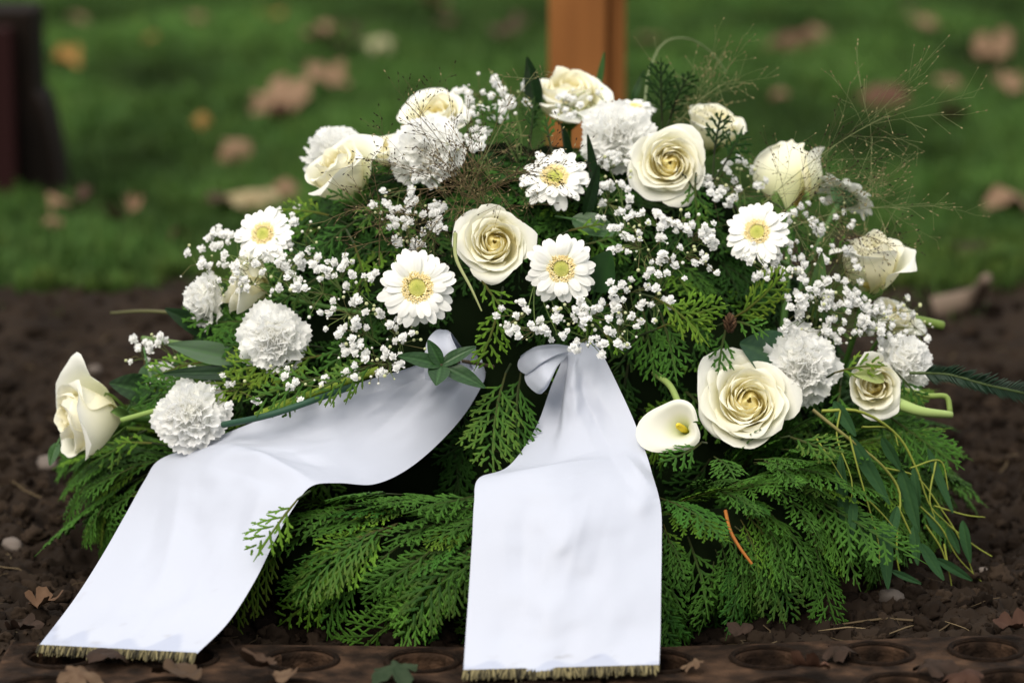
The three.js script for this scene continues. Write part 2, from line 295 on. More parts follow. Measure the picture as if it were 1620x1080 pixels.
{
  const rows = [[735, 560, -0.02, 768, 588, -0.035], [692, 566, 0.02, 764, 606, -0.01], [640, 584, 0.035, 735, 655, 0.015], [560, 608, 0.03, 690, 705, 0.045], [470, 641, 0.022, 640, 745, 0.08], [390, 672, 0.012, 590, 766, 0.115], [310, 705, 0.0, 535, 764, 0.14], [252, 727, -0.005, 492, 770, 0.155], [228, 760, 0.01, 466, 800, 0.172], [200, 810, 0.04, 437, 850, 0.192], [160, 880, 0.1, 402, 920, 0.226], [115, 950, 0.18, 360, 985, 0.265], [60, 1022, 0.27, 310, 1035, 0.312]];
  const o = at(300, 900, 0.12), t = thing('ribbon', 'white ribbon tail draped to the left over the wreath, with fringed end', 'ribbon', V(o.x, 0, o.z));
  const mv = (g) => { g.translate(-t.position.x, 0, -t.position.z); return g; };
  part('band', mv(cloth(rows, 60, 200, (p, s, q) => {
    const k = 1 - sstep(0.0, 0.28, q), edge = Math.sin(Math.PI * s);
    p.y += k * 0.007 * Math.sin(s * 15 + 0.7) * edge + 0.012 * edge * (1 - sstep(0.5, 0.75, q)); p.z += k * 0.008 * Math.cos(s * 13) * edge + 0.012 * edge * sstep(0.5, 0.62, q) * (1 - sstep(0.85, 1, q));
    p.y += 0.0022 * fbm(s * 2.2, q * 6, 3, 2) * edge; p.z += 0.0075 * fbm(s * 1.8 + 4, q * 5, 1, 3) * edge; p.y += 0.003 * fbm(s * 5, q * 11, 8, 2) * edge;
    p.y += 0.006 * Math.exp(-(((q - 0.52 - 0.05 * s) / 0.025) ** 2)) * sstep(0.1, 0.9, s) * edge;
    p.z += 0.006 * Math.exp(-(((q - 0.5 + 0.09 * s) / 0.02) ** 2)) * sstep(0.9, 0.3, s) * edge;
    const r = 0.006 * crease(s, q, 0.05, 0.5, 0.98, 0.56, 0.16) + 0.0035 * crease(s, q, 0.2, 0.62, 0.5, 0.9, 0.12) - 0.004 * crease(s, q, 0.35, 0.1, 0.7, 0.36, 0.12) + 0.003 * crease(s, q, 0.75, 0.62, 0.85, 0.8, 0.08); p.z += r; p.y += r;
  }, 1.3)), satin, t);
  part('loop', mv(cloth([[672, 600, 0.045, 735, 606, 0.05], [671, 568, 0.05, 735, 590, 0.06], [676, 538, 0.045, 726, 560, 0.06], [690, 521, 0.03, 714, 532, 0.045], [704, 523, 0.015, 716, 528, 0.02], [720, 545, 0.0, 735, 556, 0.0], [740, 585, -0.01, 755, 592, -0.01]], 14, 40, (p, s, q) => { p.z += 0.004 * Math.sin(s * 5 + q * 3); })), satin, t);
  part('fringe', mv((() => { const a = at(60, 1022, 0.27), b = at(310, 1035, 0.312), g = fringe(a, b, 240); g.translate(a.x, a.y, a.z); return g; })()), M.dead, t, 'stuff');
}
{
  const rows = [[884, 548, -0.02, 936, 536, -0.02], [870, 582, 0.02, 953, 560, 0.02], [850, 630, 0.035, 976, 606, 0.045], [832, 690, 0.06, 1003, 665, 0.075], [803, 738, 0.11, 1024, 722, 0.115], [757, 757, 0.165, 1036, 765, 0.155], [750, 795, 0.2, 1046, 805, 0.185], [747, 850, 0.232, 1047, 865, 0.222], [742, 930, 0.27, 1046, 930, 0.262], [737, 1000, 0.306, 1045, 1000, 0.3], [733, 1062, 0.346, 1043, 1054, 0.342]];
  const o = at(890, 900, 0.2), t = thing('ribbon', 'white ribbon tail hanging straight down over the wreath front, with gold fringe', 'ribbon', V(o.x, 0, o.z));
  const mv = (g) => { g.translate(-t.position.x, 0, -t.position.z); return g; };
  part('band', mv(cloth(rows, 60, 200, (p, s, q) => {
    const k = 1 - sstep(0.05, 0.42, q), edge = Math.sin(Math.PI * s);
    p.z += k * (0.02 * Math.sin(Math.PI * s) + 0.0025 * Math.sin(s * 17)) * edge + 0.016 * edge * sstep(0.42, 0.55, q) * (1 - sstep(0.8, 1, q));
    p.y += 0.006 * edge * Math.exp(-(((q - 0.48) / 0.07) ** 2)); p.z += 0.011 * fbm(s * 2.2, q * 4.6, 7, 3) * edge + 0.006 * Math.exp(-(((s - 0.55 + 0.15 * q) / 0.1) ** 2)) * sstep(0.5, 0.7, q);
    p.z -= 0.03 * sstep(0.34, 0.2, s) * sstep(0.02, 0.12, q) * (1 - sstep(0.2, 0.44, q)); p.x += 0.012 * sstep(0.34, 0.2, s) * sstep(0.02, 0.12, q) * (1 - sstep(0.2, 0.44, q));
    p.z += 0.008 * Math.exp(-(((s - 0.9) / 0.06) ** 2)) * Math.exp(-(((q - 0.57) / 0.04) ** 2));
    const r = 0.007 * crease(s, q, 0.1, 0.49, 0.75, 0.41, 0.13) - 0.005 * crease(s, q, 0.5, 0.12, 0.8, 0.4, 0.13) + 0.006 * crease(s, q, 0.82, 0.38, 1.0, 0.56, 0.09) + 0.003 * crease(s, q, 0.62, 0.55, 0.5, 0.8, 0.12) - 0.0025 * crease(s, q, 0.25, 0.6, 0.3, 0.85, 0.1); p.z += r; p.y += r;
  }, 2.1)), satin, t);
  part('loop', mv(cloth([[905, 548, 0.02, 895, 566, 0.03], [880, 545, 0.035, 880, 578, 0.05], [850, 548, 0.04, 868, 596, 0.065], [832, 556, 0.03, 858, 610, 0.06], [818, 566, 0.015, 848, 616, 0.045]], 48, 30, (p, s, q) => { const e = q * (0.4 + 0.6 * s); p.z += 0.015 * e * Math.asin(0.97 * Math.sin(s * 13 + 2.6)) * 0.68; p.y += 0.005 * e * Math.sin(s * 11 + 1.2); p.x += 0.007 * e * Math.cos(s * 13); })), satin, t);
  part('fringe', mv((() => { const a = at(733, 1062, 0.346), b = at(1043, 1054, 0.342), g = fringe(a, b, 320); g.translate(a.x, a.y, a.z); return g; })()), M.dead, t, 'stuff');
}

// keeps random fronds behind the ribbons
const BANDS = []; scene.updateMatrixWorld(true);
scene.traverse((o) => { if (o.name !== 'band') return; const p = o.geometry.attributes.position, n = o.geometry.attributes.normal; for (let i = 0; i < p.count; i += 3) { const a = V(0, 0, 0).fromBufferAttribute(p, i).add(o.parent.position), b = V(0, 0, 0).fromBufferAttribute(n, i); if (b.y + b.z < 0) b.negate(); BANDS.push([a, b]); } });
const pierces = (p) => { let best = 0.0036, hit = null; for (const q of BANDS) { const d = q[0].distanceToSquared(p); if (d < best) { best = d; hit = q; } } if (!hit) return false; const v = p.clone().sub(hit[0]), dn = v.dot(hit[1]); return dn > -0.011 && v.lengthSq() - dn * dn < 0.0003; };
const frondPierces = (root, dir, nrm, L) => { const sd = new THREE.Vector3().crossVectors(dir, nrm).normalize(), d = dir.clone().normalize(); for (const t of [0.05, 0.35, 0.65, 0.95]) for (const w of t > 0.2 && t < 0.9 ? [-0.03, 0, 0.03] : [0]) if (pierces(root.clone().addScaledVector(d, L * t).addScaledVector(sd, w).addScaledVector(nrm, -0.2 * L * t * t))) return true; return false; };

// ---------------------------------------------------------------- the wreath ring of conifer fronds
// one flat conifer frond: rachis, side branches, branchlets with scalloped edges; grows along +Y, face +Z
function frondGeo(L, spread, droop, density, tone) {
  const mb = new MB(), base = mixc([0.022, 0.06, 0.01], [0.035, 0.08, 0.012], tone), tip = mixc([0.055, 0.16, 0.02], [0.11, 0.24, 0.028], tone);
  const crook = rr(-0.22, 0.22), tired = rnd() < 0.35 ? rr(0.2, 0.6) : 0, woody = [0.07, 0.05, 0.02], BRN = [0.14, 0.12, 0.025];
  const bendP = (x, y, z) => { const t = y / L; return V(x + crook * L * t * t, y * (1 - 0.12 * droop * t), z - droop * L * 0.5 * t * t - 0.9 * x * x / L * Math.sign(droop)); };
  const strip = (x0, y0, ang, len, w, ct) => {
    const n = 4, dx = Math.sin(ang), dy = Math.cos(ang), cv = rr(-0.25, 0.25), shade = rr(-0.22, 0.22); let pl = null;
    for (let k = 0; k <= n; k++) {
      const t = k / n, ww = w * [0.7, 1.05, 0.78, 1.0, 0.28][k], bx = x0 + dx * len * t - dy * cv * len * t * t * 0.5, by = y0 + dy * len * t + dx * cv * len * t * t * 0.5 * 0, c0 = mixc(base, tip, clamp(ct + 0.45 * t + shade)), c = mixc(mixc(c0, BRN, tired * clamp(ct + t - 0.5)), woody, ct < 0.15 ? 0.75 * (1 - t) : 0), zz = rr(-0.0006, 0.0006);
      const l = mb.v(bendP(bx - dy * ww, by + dx * ww, zz - ww * 0.35), c), m = mb.v(bendP(bx, by, zz + ww * 0.55), c), r = mb.v(bendP(bx + dy * ww, by - dx * ww, zz - ww * 0.35), c);
      if (pl) { mb.quad(pl[0], pl[1], m, l); mb.quad(pl[1], pl[2], r, m); } pl = [l, m, r];
    }
  };
  strip(0, 0, 0, L, 0.0013, 0.1);
  const nb = Math.round(L / 0.0085 * density);
  for (let i = 1; i <= nb; i++) {
    const t = i / (nb + 1), sg = i % 2 ? 1 : -1, y = L * (0.06 + 0.9 * t), len = L * spread * Math.pow(Math.sin(Math.PI * Math.pow(clamp(t * 0.93 + 0.09), 0.72)), 0.8) * rr(0.85, 1.1), ang = sg * rr(0.55, 0.78);
    if (len < 0.004) continue;
    strip(0, y, ang, len, 0.00125, 0.25);
    const ns = Math.floor(len / 0.0048);
    for (let j = 1; j < ns; j++) {
      const q = j / ns, s2 = j % 2 ? 1 : -1, l2 = len * 0.42 * (1 - 0.72 * q) * rr(0.8, 1.15) * (s2 === sg ? 1 : 0.85);
      strip(Math.sin(ang) * len * q, y + Math.cos(ang) * len * q, ang + s2 * rr(0.5, 0.72), Math.max(l2, 0.0045), 0.00125, 0.35 + 0.4 * q);
    }
  }
  return mb.geo();
}
const FR = []; for (let k = 0; k < 16; k++) FR.push(frondGeo(rr(0.08, 0.135), rr(0.3, 0.42), rr(0.2, 0.85), rr(0.95, 1.25), (k * 0.618) % 1));
const FS = []; for (let k = 0; k < 10; k++) FS.push(frondGeo(rr(0.06, 0.08), rr(0.36, 0.46), rr(0.05, 0.5), rr(1, 1.25), (k * 0.618) % 1));
function putFrond(parent, root, dir, nrm, g, mat, s = 1, name = 'frond') {
  const m = part(name, g, mat, parent); m.position.copy(root).sub(parent.position); m.quaternion.copy(frame(dir, nrm)); m.scale.setScalar(s); return m;
}
const RC = V(0, 0.05, -0.22), RR = 0.37, RT = 0.052;
const ringPoint = (al, be, k = 1) => { const rad = V(Math.cos(al), 0, Math.sin(al)); return { n: rad.clone().multiplyScalar(Math.cos(be)).add(V(0, Math.sin(be), 0)), p: RC.clone().addScaledVector(rad, RR + Math.cos(be) * RT * k).add(V(0, Math.sin(be) * RT * k, 0)), down: rad.clone().multiplyScalar(Math.sin(be)).add(V(0, -Math.cos(be), 0)), tan: V(-Math.sin(al), 0, Math.cos(al)) }; };
const KEEP = [[at(1185, 636, 0.09), 0.062], [at(1062, 670, 0.12), 0.045], [at(133, 660, -0.06), 0.045], [at(300, 652, 0.0), 0.045], [at(1384, 610, 0.06), 0.04]];
const wreath = thing('funeral_wreath', 'round funeral wreath ring bound with green flat conifer fronds lying on the soil', 'wreath', V(0, 0, -0.22));
{
  const core = new THREE.TorusGeometry(RR, RT * 0.86, 18, 90), p = core.attributes.position; core.rotateX(Math.PI / 2);
  for (let i = 0; i < p.count; i++) { const d = 1 + 0.05 * fbm(p.getX(i) * 20, p.getY(i) * 20, p.getZ(i) * 20, 2); p.setXYZ(i, p.getX(i) * d, p.getY(i) * d, p.getZ(i) * d); }
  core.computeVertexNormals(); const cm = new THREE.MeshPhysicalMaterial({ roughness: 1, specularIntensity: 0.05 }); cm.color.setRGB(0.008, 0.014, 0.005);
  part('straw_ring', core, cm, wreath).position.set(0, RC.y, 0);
  const rest = [];
  let count = 0;
  const put = (al, be, k = 1) => {
    const q = ringPoint(al, be, k), x = q.p.x; // the fronds lean to the left on the left of the wreath and hang down on the right
    const lean = (x < 0.02 ? rr(0.5, 1.3) : rr(-0.35, 0.25)) * (x < -0.32 ? 0.6 : 1), lift = rr(0.02, 0.22);
    const dir = q.down.clone().multiplyScalar(rr(0.75, 1)).addScaledVector(q.tan, lean).addScaledVector(q.n, lift).addScaledVector(V(0, 1, 0), be < 0 ? 0.35 : 0);
    const nrm = q.n.clone().addScaledVector(q.tan, gauss() * 0.5).addScaledVector(q.down, gauss() * 0.3), root = q.p.clone().addScaledVector(q.n, rr(-0.004, 0.012));
    if (x > 0.2 && q.p.z > -0.2 && be < 0.15) return;
    if (frondPierces(root, dir, nrm, 0.115)) return;
    for (const [c, r] of KEEP) for (const t of [0.1, 0.5, 0.95]) if (root.clone().addScaledVector(dir.clone().normalize(), 0.115 * t).distanceTo(c) < r) return;
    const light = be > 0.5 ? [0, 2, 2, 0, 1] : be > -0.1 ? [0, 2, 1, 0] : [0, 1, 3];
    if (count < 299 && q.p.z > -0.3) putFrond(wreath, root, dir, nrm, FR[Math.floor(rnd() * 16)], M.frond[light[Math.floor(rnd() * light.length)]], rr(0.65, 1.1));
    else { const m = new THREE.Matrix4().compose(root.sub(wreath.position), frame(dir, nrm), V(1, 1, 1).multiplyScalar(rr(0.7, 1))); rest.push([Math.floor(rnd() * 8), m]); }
    count++;
  };
  for (let i = 0; i < 420; i++) put(Math.PI / 2 + (((i * 0.618034) % 1) * 2 - 1) * 1.95, [2.3, 1.9, 1.5, 1.1, 0.8, 0.45, 0.15, -0.2][i % 8] + gauss() * 0.18);
  for (let i = 0; i < 260; i++) put(Math.PI / 2 + (((i * 0.618034 + 0.3) % 1) * 2 - 1) * 2.3, rr(-0.3, 2.2));
  for (let i = 0; i < 90; i++) put(rr(0.55, 1.32), rr(1.2, 2.7), rr(1.1, 1.8));
  for (let i = 0; i < 40; i++) put(rr(1.6, 2.3), rr(1.2, 2.2), rr(1, 1.25));
  for (let i = 0; i < 26; i++) put(rr(2.6, 3.25), rr(0.2, 1.1), rr(1.2, 1.75));
  for (let i = 0; i < 70; i++) put(-Math.PI / 2 + rr(-0.9, 0.9), rr(-0.2, 2.4));
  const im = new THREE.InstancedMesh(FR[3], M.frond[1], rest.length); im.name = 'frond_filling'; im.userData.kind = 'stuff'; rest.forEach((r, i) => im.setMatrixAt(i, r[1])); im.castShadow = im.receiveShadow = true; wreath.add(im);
}

// ---------------------------------------------------------------- the mound of greenery that the flowers stand in
const MC = V(0.005, 0.0, -0.24), ME = V(0.37, 0.39, 0.235);
const mound = thing('greenery_mound', 'domed mound of dark conifer greenery that carries the white flowers', 'flower arrangement', V(0, 0, -0.24));
{
  const g = new THREE.SphereGeometry(1, 80, 40, 0, Math.PI * 2, 0, Math.PI / 2), p = g.attributes.position, q = new THREE.Vector3();
  for (let i = 0; i < p.count; i++) { q.fromBufferAttribute(p, i); const d = 1 + 0.07 * fbm(q.x * 5, q.y * 5, q.z * 5, 3); p.setXYZ(i, q.x * d * ME.x, q.y * d * ME.y, q.z * d * ME.z); }
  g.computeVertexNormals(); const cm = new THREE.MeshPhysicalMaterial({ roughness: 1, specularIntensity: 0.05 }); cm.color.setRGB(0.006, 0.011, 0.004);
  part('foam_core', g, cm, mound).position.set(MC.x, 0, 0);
}
const moundPoint = (az, el) => { const c = Math.cos(el), d = V(Math.sin(az) * c, Math.sin(el), Math.cos(az) * c), p = MC.clone().add(d.clone().multiply(ME)), n = d.clone().divide(ME).normalize(); return { p, n }; };
for (let i = 0; i < 298; i++) {
  const az = i < 262 ? (((i * 0.618034) % 1) * 2 - 1) * 1.75 : rr(1.75, 4.5), el = 0.12 + 1.4 * ((i * 0.754878) % 1), { p, n } = moundPoint(az, el);
  if (p.y < 0.15 && Math.abs(p.x + 0.02) < 0.17 && p.z > -0.2) continue;
  const down = V(0, -1, 0).addScaledVector(n, n.y).normalize(), sidew = new THREE.Vector3().crossVectors(n, down), a = gauss() * 0.9 + (p.x < 0 ? -0.35 : 0.35) * 0;
  const dir = down.multiplyScalar(Math.cos(a)).addScaledVector(sidew, Math.sin(a)).addScaledVector(n, rr(0.2, 0.75));
  if (frondPierces(p, dir.clone().normalize(), n, 0.08)) continue;
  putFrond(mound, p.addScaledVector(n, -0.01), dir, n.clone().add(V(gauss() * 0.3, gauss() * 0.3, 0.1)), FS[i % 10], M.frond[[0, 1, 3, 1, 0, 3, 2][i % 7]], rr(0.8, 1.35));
}

{
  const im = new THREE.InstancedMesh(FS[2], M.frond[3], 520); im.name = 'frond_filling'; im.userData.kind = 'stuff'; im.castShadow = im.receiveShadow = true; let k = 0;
  for (let i = 0; i < 3000 && k < 520; i++) {
    const { p, n } = moundPoint(rr(-1.9, 1.9), rr(0.05, 1.5)), down = V(0, -1, 0).addScaledVector(n, n.y).normalize(), sidew = new THREE.Vector3().crossVectors(n, down), a = gauss() * 1.4, dir = down.multiplyScalar(Math.cos(a)).addScaledVector(sidew, Math.sin(a)).addScaledVector(n, rr(0.05, 0.3));
    if (frondPierces(p, dir.clone().normalize(), n, 0.07)) continue;
    im.setMatrixAt(k++, new THREE.Matrix4().compose(p.sub(mound.position), frame(dir, n.add(V(gauss() * 0.3, gauss() * 0.3, 0))), V(1, 1, 1).multiplyScalar(rr(0.8, 1.2))));
  }
  im.count = k; mound.add(im);
}

// depth at which the flowers' front surface stands, by photo position
function zDef(px, py) {
  const T = [[90, -0.3], [150, -0.26], [250, -0.15], [350, -0.06], [450, -0.005], [560, 0.02], [660, 0.06], [760, 0.1]]; let z = T[0][1];
  for (let i = 0; i + 1 < T.length; i++) if (py >= T[i][0]) z = lerp(T[i][1], T[i + 1][1], clamp((py - T[i][0]) / (T[i + 1][0] - T[i][0])));
  return z - 0.155 * ((px - 810) / 650) ** 2;
}
const P = (px, py, dz = 0) => at(px, py, zDef(px, py) + dz);

// single sprigs and fronds one can point at: [root px, py, tip px, py, dz root, dz tip, material, facing up?]
const sprigs = [
  [1048, 192, 1042, 90, 0.055, 0.05, 4, 'dark upright conifer sprig rising behind the topmost carnation'],
  [1060, 190, 1080, 104, 0.05, 0.045, 4, 'smaller dark conifer sprig leaning beside the tallest upright sprig'],
  [1130, 245, 1138, 172, 0.07, 0.05, 4, 'short dark conifer tip in front of the top right rose'],
  [1145, 262, 1182, 200, 0.05, 0.03, 3, 'small slanting conifer tip below the top right rose'],
  [815, 240, 775, 150, 0.0, -0.01, 1, 'dark conifer spray between the small white blossoms left of the top rose'],
  [840, 215, 845, 150, 0.02, 0.01, 3, 'small dark conifer tip at the left base of the top rose'],
  [870, 225, 862, 180, 0.05, 0.04, 1, 'short conifer tip under the top rose'],
  [560, 385, 590, 468, 0.03, 0.045, 2, 'pale green conifer frond hanging left of the large gerbera'],
  [1100, 288, 1098, 370, 0.04, 0.05, 0, 'green conifer frond hanging under the open rose at upper right'],
  [1085, 280, 1128, 345, 0.035, 0.05, 1, 'dark conifer frond spreading right beneath the upper open rose'],
  [1158, 505, 1262, 448, 0.02, 0.045, 2, 'bright green conifer frond fanning right below the right gerbera'],
  [1160, 508, 1222, 512, 0.025, 0.05, 0, 'bright conifer frond just above the small brown cone'],
  [1015, 480, 1042, 610, 0.02, 0.045, 0, 'long dark conifer frond hanging right of the ribbon knot'],
  [1045, 495, 1085, 605, 0.02, 0.05, 0, 'conifer frond hanging left of the calla and large rose'],
  [1010, 520, 985, 600, 0.0, 0.02, 3, 'shaded conifer frond close to the right ribbon edge'],
  [1040, 520, 1150, 470, 0.04, 0.06, 2, 'yellow green conifer spray stretching right above the hanging fronds'],
  [1035, 470, 1140, 520, 0.05, 0.06, 2, 'knobbly yellow green conifer twig crossing the dark fronds'],
  [1150, 515, 1130, 590, 0.03, 0.05, 0, 'conifer frond dropping toward the large right rose'],
  [1195, 560, 1150, 585, 0.02, 0.04, 1, 'short conifer frond behind the large right rose'],
  [800, 590, 745, 745, 0.0, 0.075, 0, 'broad conifer frond hanging in the gap between the ribbons'],
  [825, 585, 790, 735, -0.01, 0.05, 1, 'dark conifer frond beside the right ribbon in the gap'],
  [790, 480, 770, 590, 0.03, 0.05, 2, 'yellow green conifer twig hanging below the central rose'],
  [760, 440, 800, 500, 0.03, 0.05, 2, 'light conifer tip curling under the central rose'],
  [955, 525, 985, 560, 0.05, 0.06, 2, 'bright conifer tip at the top of the right ribbon'],
  [930, 385, 1010, 370, 0.02, 0.03, 0, 'green conifer frond right of the centre gerbera'],
  [900, 365, 960, 350, 0.01, 0.02, 2, 'light conifer spray above the centre gerbera'],
  [1180, 235, 1230, 290, 0.0, 0.02, 0, 'conifer spray between the two right hand upper roses'],
  [520, 340, 440, 320, 0.01, 0.02, 2, 'light conifer spray right of the left gerbera'],
  [560, 350, 480, 400, 0.02, 0.04, 1, 'conifer frond reaching down left below the upper left rose'],
  [570, 330, 520, 290, 0.02, 0.03, 1, 'dark conifer tip at the base of the upper left rose bud'],
  [520, 560, 340, 590, 0.02, 0.03, 2, 'wide conifer frond lying left under the left carnation'],
  [530, 590, 380, 625, 0.03, 0.05, 0, 'wide conifer frond lying along the left ribbon edge'],
  [480, 545, 330, 560, 0.0, 0.01, 1, 'conifer frond spreading left behind the left carnation'],
  [610, 570, 480, 610, 0.04, 0.055, 0, 'conifer frond above the left ribbon'],
  [440, 610, 290, 600, 0.02, 0.02, 2, 'yellow green conifer frond behind the lowest left carnation'],
  [560, 520, 500, 600, 0.03, 0.05, 1, 'dark conifer frond between left carnation and ribbon'],
  [1395, 650, 1530, 745, 0.04, 0.06, 0, 'long feathery conifer branch reaching out over the soil at right'],
  [1380, 660, 1480, 740, 0.03, 0.05, 1, 'dark feathery conifer branch under the right outreaching one'],
  [1320, 590, 1400, 560, 0.07, 0.08, 2, 'light conifer sprig between right carnation and small right rose'],
  [1420, 590, 1470, 640, 0.07, 0.08, 1, 'conifer sprig hanging right of the small right rose'],
  [1330, 610, 1325, 670, 0.05, 0.07, 0, 'conifer sprig under the right carnation'],
  [1250, 690, 1330, 720, 0.06, 0.1, 0, 'conifer frond under the large right rose'],
  [1110, 700, 1060, 740, 0.07, 0.11, 0, 'conifer frond under the calla flower'],
  [345, 600, 195, 632, 0.015, 0.02, 1, 'dark conifer frond lying left beside the far left leaf'],
  [430, 505, 275, 520, -0.01, -0.005, 0, 'green conifer frond under the side on left carnation'],
  [330, 570, 215, 585, 0.01, 0.015, 2, 'yellow green conifer frond with fine buds over it at far left'],
  [500, 440, 400, 500, 0.02, 0.03, 1, 'dark conifer frond right of the left facing rose'],
  [620, 310, 560, 360, 0.03, 0.045, 0, 'conifer frond below the wide upper left carnation'],
  [700, 300, 740, 380, 0.02, 0.03, 1, 'conifer frond in the brown grass tangle'],
  [1240, 330, 1300, 400, 0.0, 0.02, 1, 'dark conifer frond below the closed upper right rose'],
  [1290, 410, 1350, 380, 0.0, 0.01, 0, 'conifer frond left of the tall far right rose'],
  [240, 700, 175, 700, 0.03, 0.035, 2, 'conifer frond pointing left beneath the lowest left carnation'],
  [210, 690, 150, 740, 0.02, 0.04, 0, 'conifer frond under the far left rose'],
  [470, 790, 393, 880, 0.15, 0.16, 2, 'loose conifer tip curling over the left ribbon edge'],
];
for (const [a, b, c, d, za, zb, k, label] of sprigs) {
  const p0 = P(a, b, za), p1 = c === 393 ? at(c, d, 0.235) : at(c, d, zDef(a, b) + zb + (d > b ? 0.01 : -0.01)); if (c === 393) p0.copy(at(a, b, 0.19));
  const dir = p1.clone().sub(p0), L = dir.length(), t = thing('conifer_sprig', label, 'conifer sprig', p0), up = d < b - 40;
  t.quaternion.copy(frame(dir, V(rr(-0.3, 0.3), up ? 0.25 : 0.7, 1)));
  const g = frondGeo(L, clamp(0.38 * (0.1 / L) ** 0.3, 0.25, 0.42), up ? 0.06 : 0.22, up ? 1.5 : 1.1, k === 2 ? 0.9 : k >= 3 ? 0 : rr(0.2, 0.6));
  part('frond', g, M.frond[k], t); const mb = new MB(); mb.tube([V(0, -0.02, -0.012), V(0, 0, 0)], 0.0012, [0.03, 0.045, 0.015], 5); part('stem', mb.geo(), M.stem, t);
}

// ---------------------------------------------------------------- roses
const CREAM = [0.98, 0.975, 0.895], YEL = [0.98, 0.86, 0.3], GRN = [0.74, 0.82, 0.44];
function rosePetal(u, o) { // u 0 inner .. 1 outer
  const open = o.open, r = lerp(0.0098, lerp(0.021, 0.03, open), Math.pow(u, 0.8)) * rr(0.94, 1.06), h = lerp(0.034, 0.043, Math.sin(Math.PI * Math.min(u * 1.1 + 0.05, 1) * 0.75)) * lerp(1.18, 0.95, open) * rr(0.95, 1.05) - 0.006 * u * u * open;
  const W = lerp(1.6, 1.38, Math.pow(u, 0.6)) * rr(0.9, 1.08), close = 0.3 * Math.pow(1 - u, 1.2) + (o.shut ? 0.62 * (0.55 + 0.45 * (1 - u)) : (1 - open) * 0.3 * (1 - u * u)), flare = (0.1 + 0.42 * open) * Math.pow(u, 1.5) + (u > 0.8 && !o.shut ? 0.2 * (1 - open) : 0), curl = (o.shut ? 0.25 : 1) * (0.1 + 0.8 * u * u) * rr(0.4, 1.3), sp = 0.2, s1 = rr(0, 6), s2 = rr(0, 6), tip = rnd() < 0.3 ? rr(0.5, 1.1) : rr(0, 0.2), skew = rr(-0.1, 0.1), gr = u > 0.8 ? rr(0.2, 0.7) : 0.05;
  return grid(16, 12, (a, t0) => {
    const t = 1 - (1 - t0) ** 1.35, s = a * 2 - 1, w = W * (0.3 + 0.7 * Math.sin(Math.min(1, t * 1.3) * Math.PI / 2)) * (t > 0.55 ? Math.sqrt(1 - 0.8 * ((t - 0.55) / 0.45) ** 3.2) : 1), th = s * w, edge = s * s;
    let rad = r * (0.2 + 0.8 * Math.sin(Math.min(t / 0.6, 1) * Math.PI / 2)); rad *= 1 - close * sstep(0.45, 1, t) * (1 - 0.35 * edge);
    rad += flare * r * Math.pow(sstep(0.35, 1, t), 1.3) + sp * s * r * 0.9 * (0.3 + t);
    let y = h * t * (1 - 0.05 * edge + skew * s) + h * 0.05 * tip * Math.exp(-((s / 0.3) ** 2)) * t ** 6 * u;
    const k = clamp((t - 0.68) / 0.32), e2 = 0.75 + 0.5 * edge + 0.5 * tip * Math.exp(-((s / 0.4) ** 2)); rad += curl * k * k * 0.0066 * e2; y -= curl * k * k * k * 0.0062 * e2;
    rad += 0.0014 * Math.sin(s * 3.5 + s1) * t * t * (0.4 + u) + 0.0003 * Math.sin(s * 9 + s2) * t ** 4; y += 0.0013 * Math.sin(s * 3.6 + s2) * t ** 3 + 0.0003 * Math.sin(s * 12 + s1) * t ** 6;
    const inner = Math.pow(1 - u, 0.7), c = mixc(mixc(CREAM, YEL, clamp(inner * 0.48 * (1 - 0.3 * t) + (1 - t) * (0.92 - 0.5 * u))), GRN, clamp(gr * (1 - t) * 1.1 + (t > 0.93 ? gr * 0.12 : 0)));
    return { p: [Math.cos(th) * rad, y, Math.sin(th) * rad], c: mixc(c, [0.98, 0.98, 0.94], 0.45 * t * t * (0.2 + 0.8 * u)) };
  });
}
function roseKind(open, n, shut) {
  const petals = []; for (let i = 0; i < n; i++) { const u = i / (n - 1); petals.push({ g: rosePetal(u, { open, shut }), a: i * 2.3999 + rr(-0.4, 0.4), tilt: rr(-0.07, 0.07) * u, y: -0.002 * u }); }
  return petals;
}
const sepalG = grid(4, 8, (a, t) => { const s = a * 2 - 1, w = 0.0042 * Math.sin(Math.PI * Math.pow(t * 0.96 + 0.04, 0.6)); return { p: [s * w, 0.027 * t - 0.012 * t * t, 0.006 + 0.011 * Math.sin(t * 2.2) + 0.002 * s * s], c: mixc([0.1, 0.2, 0.04], [0.2, 0.32, 0.09], t) }; });
const addedHeartG = grid(24, 12, (a, t) => { const th = a * 6.2832, sw = 1 + 0.2 * Math.sin(th * 3 + t * 5), r = 0.0128 * Math.pow(Math.sin(Math.PI * Math.pow(t, 0.7) * 0.97), 0.7) * sw; return { p: [Math.cos(th + t * 1.5) * r, 0.004 + 0.028 * t + 0.002 * Math.sin(th * 3 + t * 5) * t, Math.sin(th + t * 1.5) * r], c: mixc([0.97, 0.78, 0.2], [0.98, 0.88, 0.45], t) }; });  // yellow body added in the rose middle to lighten dark gaps between petals
const hipG = new THREE.SphereGeometry(0.0075, 12, 8); hipG.setAttribute('color', new THREE.Float32BufferAttribute(Array(hipG.attributes.position.count).fill([0.12, 0.24, 0.05]).flat(), 3));
const stemG = (() => { const mb = new MB(); mb.tube([V(0, 0, 0), V(0.002, -0.03, 0.001), V(0.006, -0.06, -0.004), V(0.012, -0.1, -0.012)], 0.0026, [0.07, 0.16, 0.03], 7); return mb.geo(); })();
const OPEN = [roseKind(1, 25), roseKind(0.9, 24), roseKind(1, 27)], HALF = [roseKind(0.55, 18), roseKind(0.5, 17)], BUD = [roseKind(0.1, 13, true), roseKind(0.24, 16), roseKind(0.05, 14)];
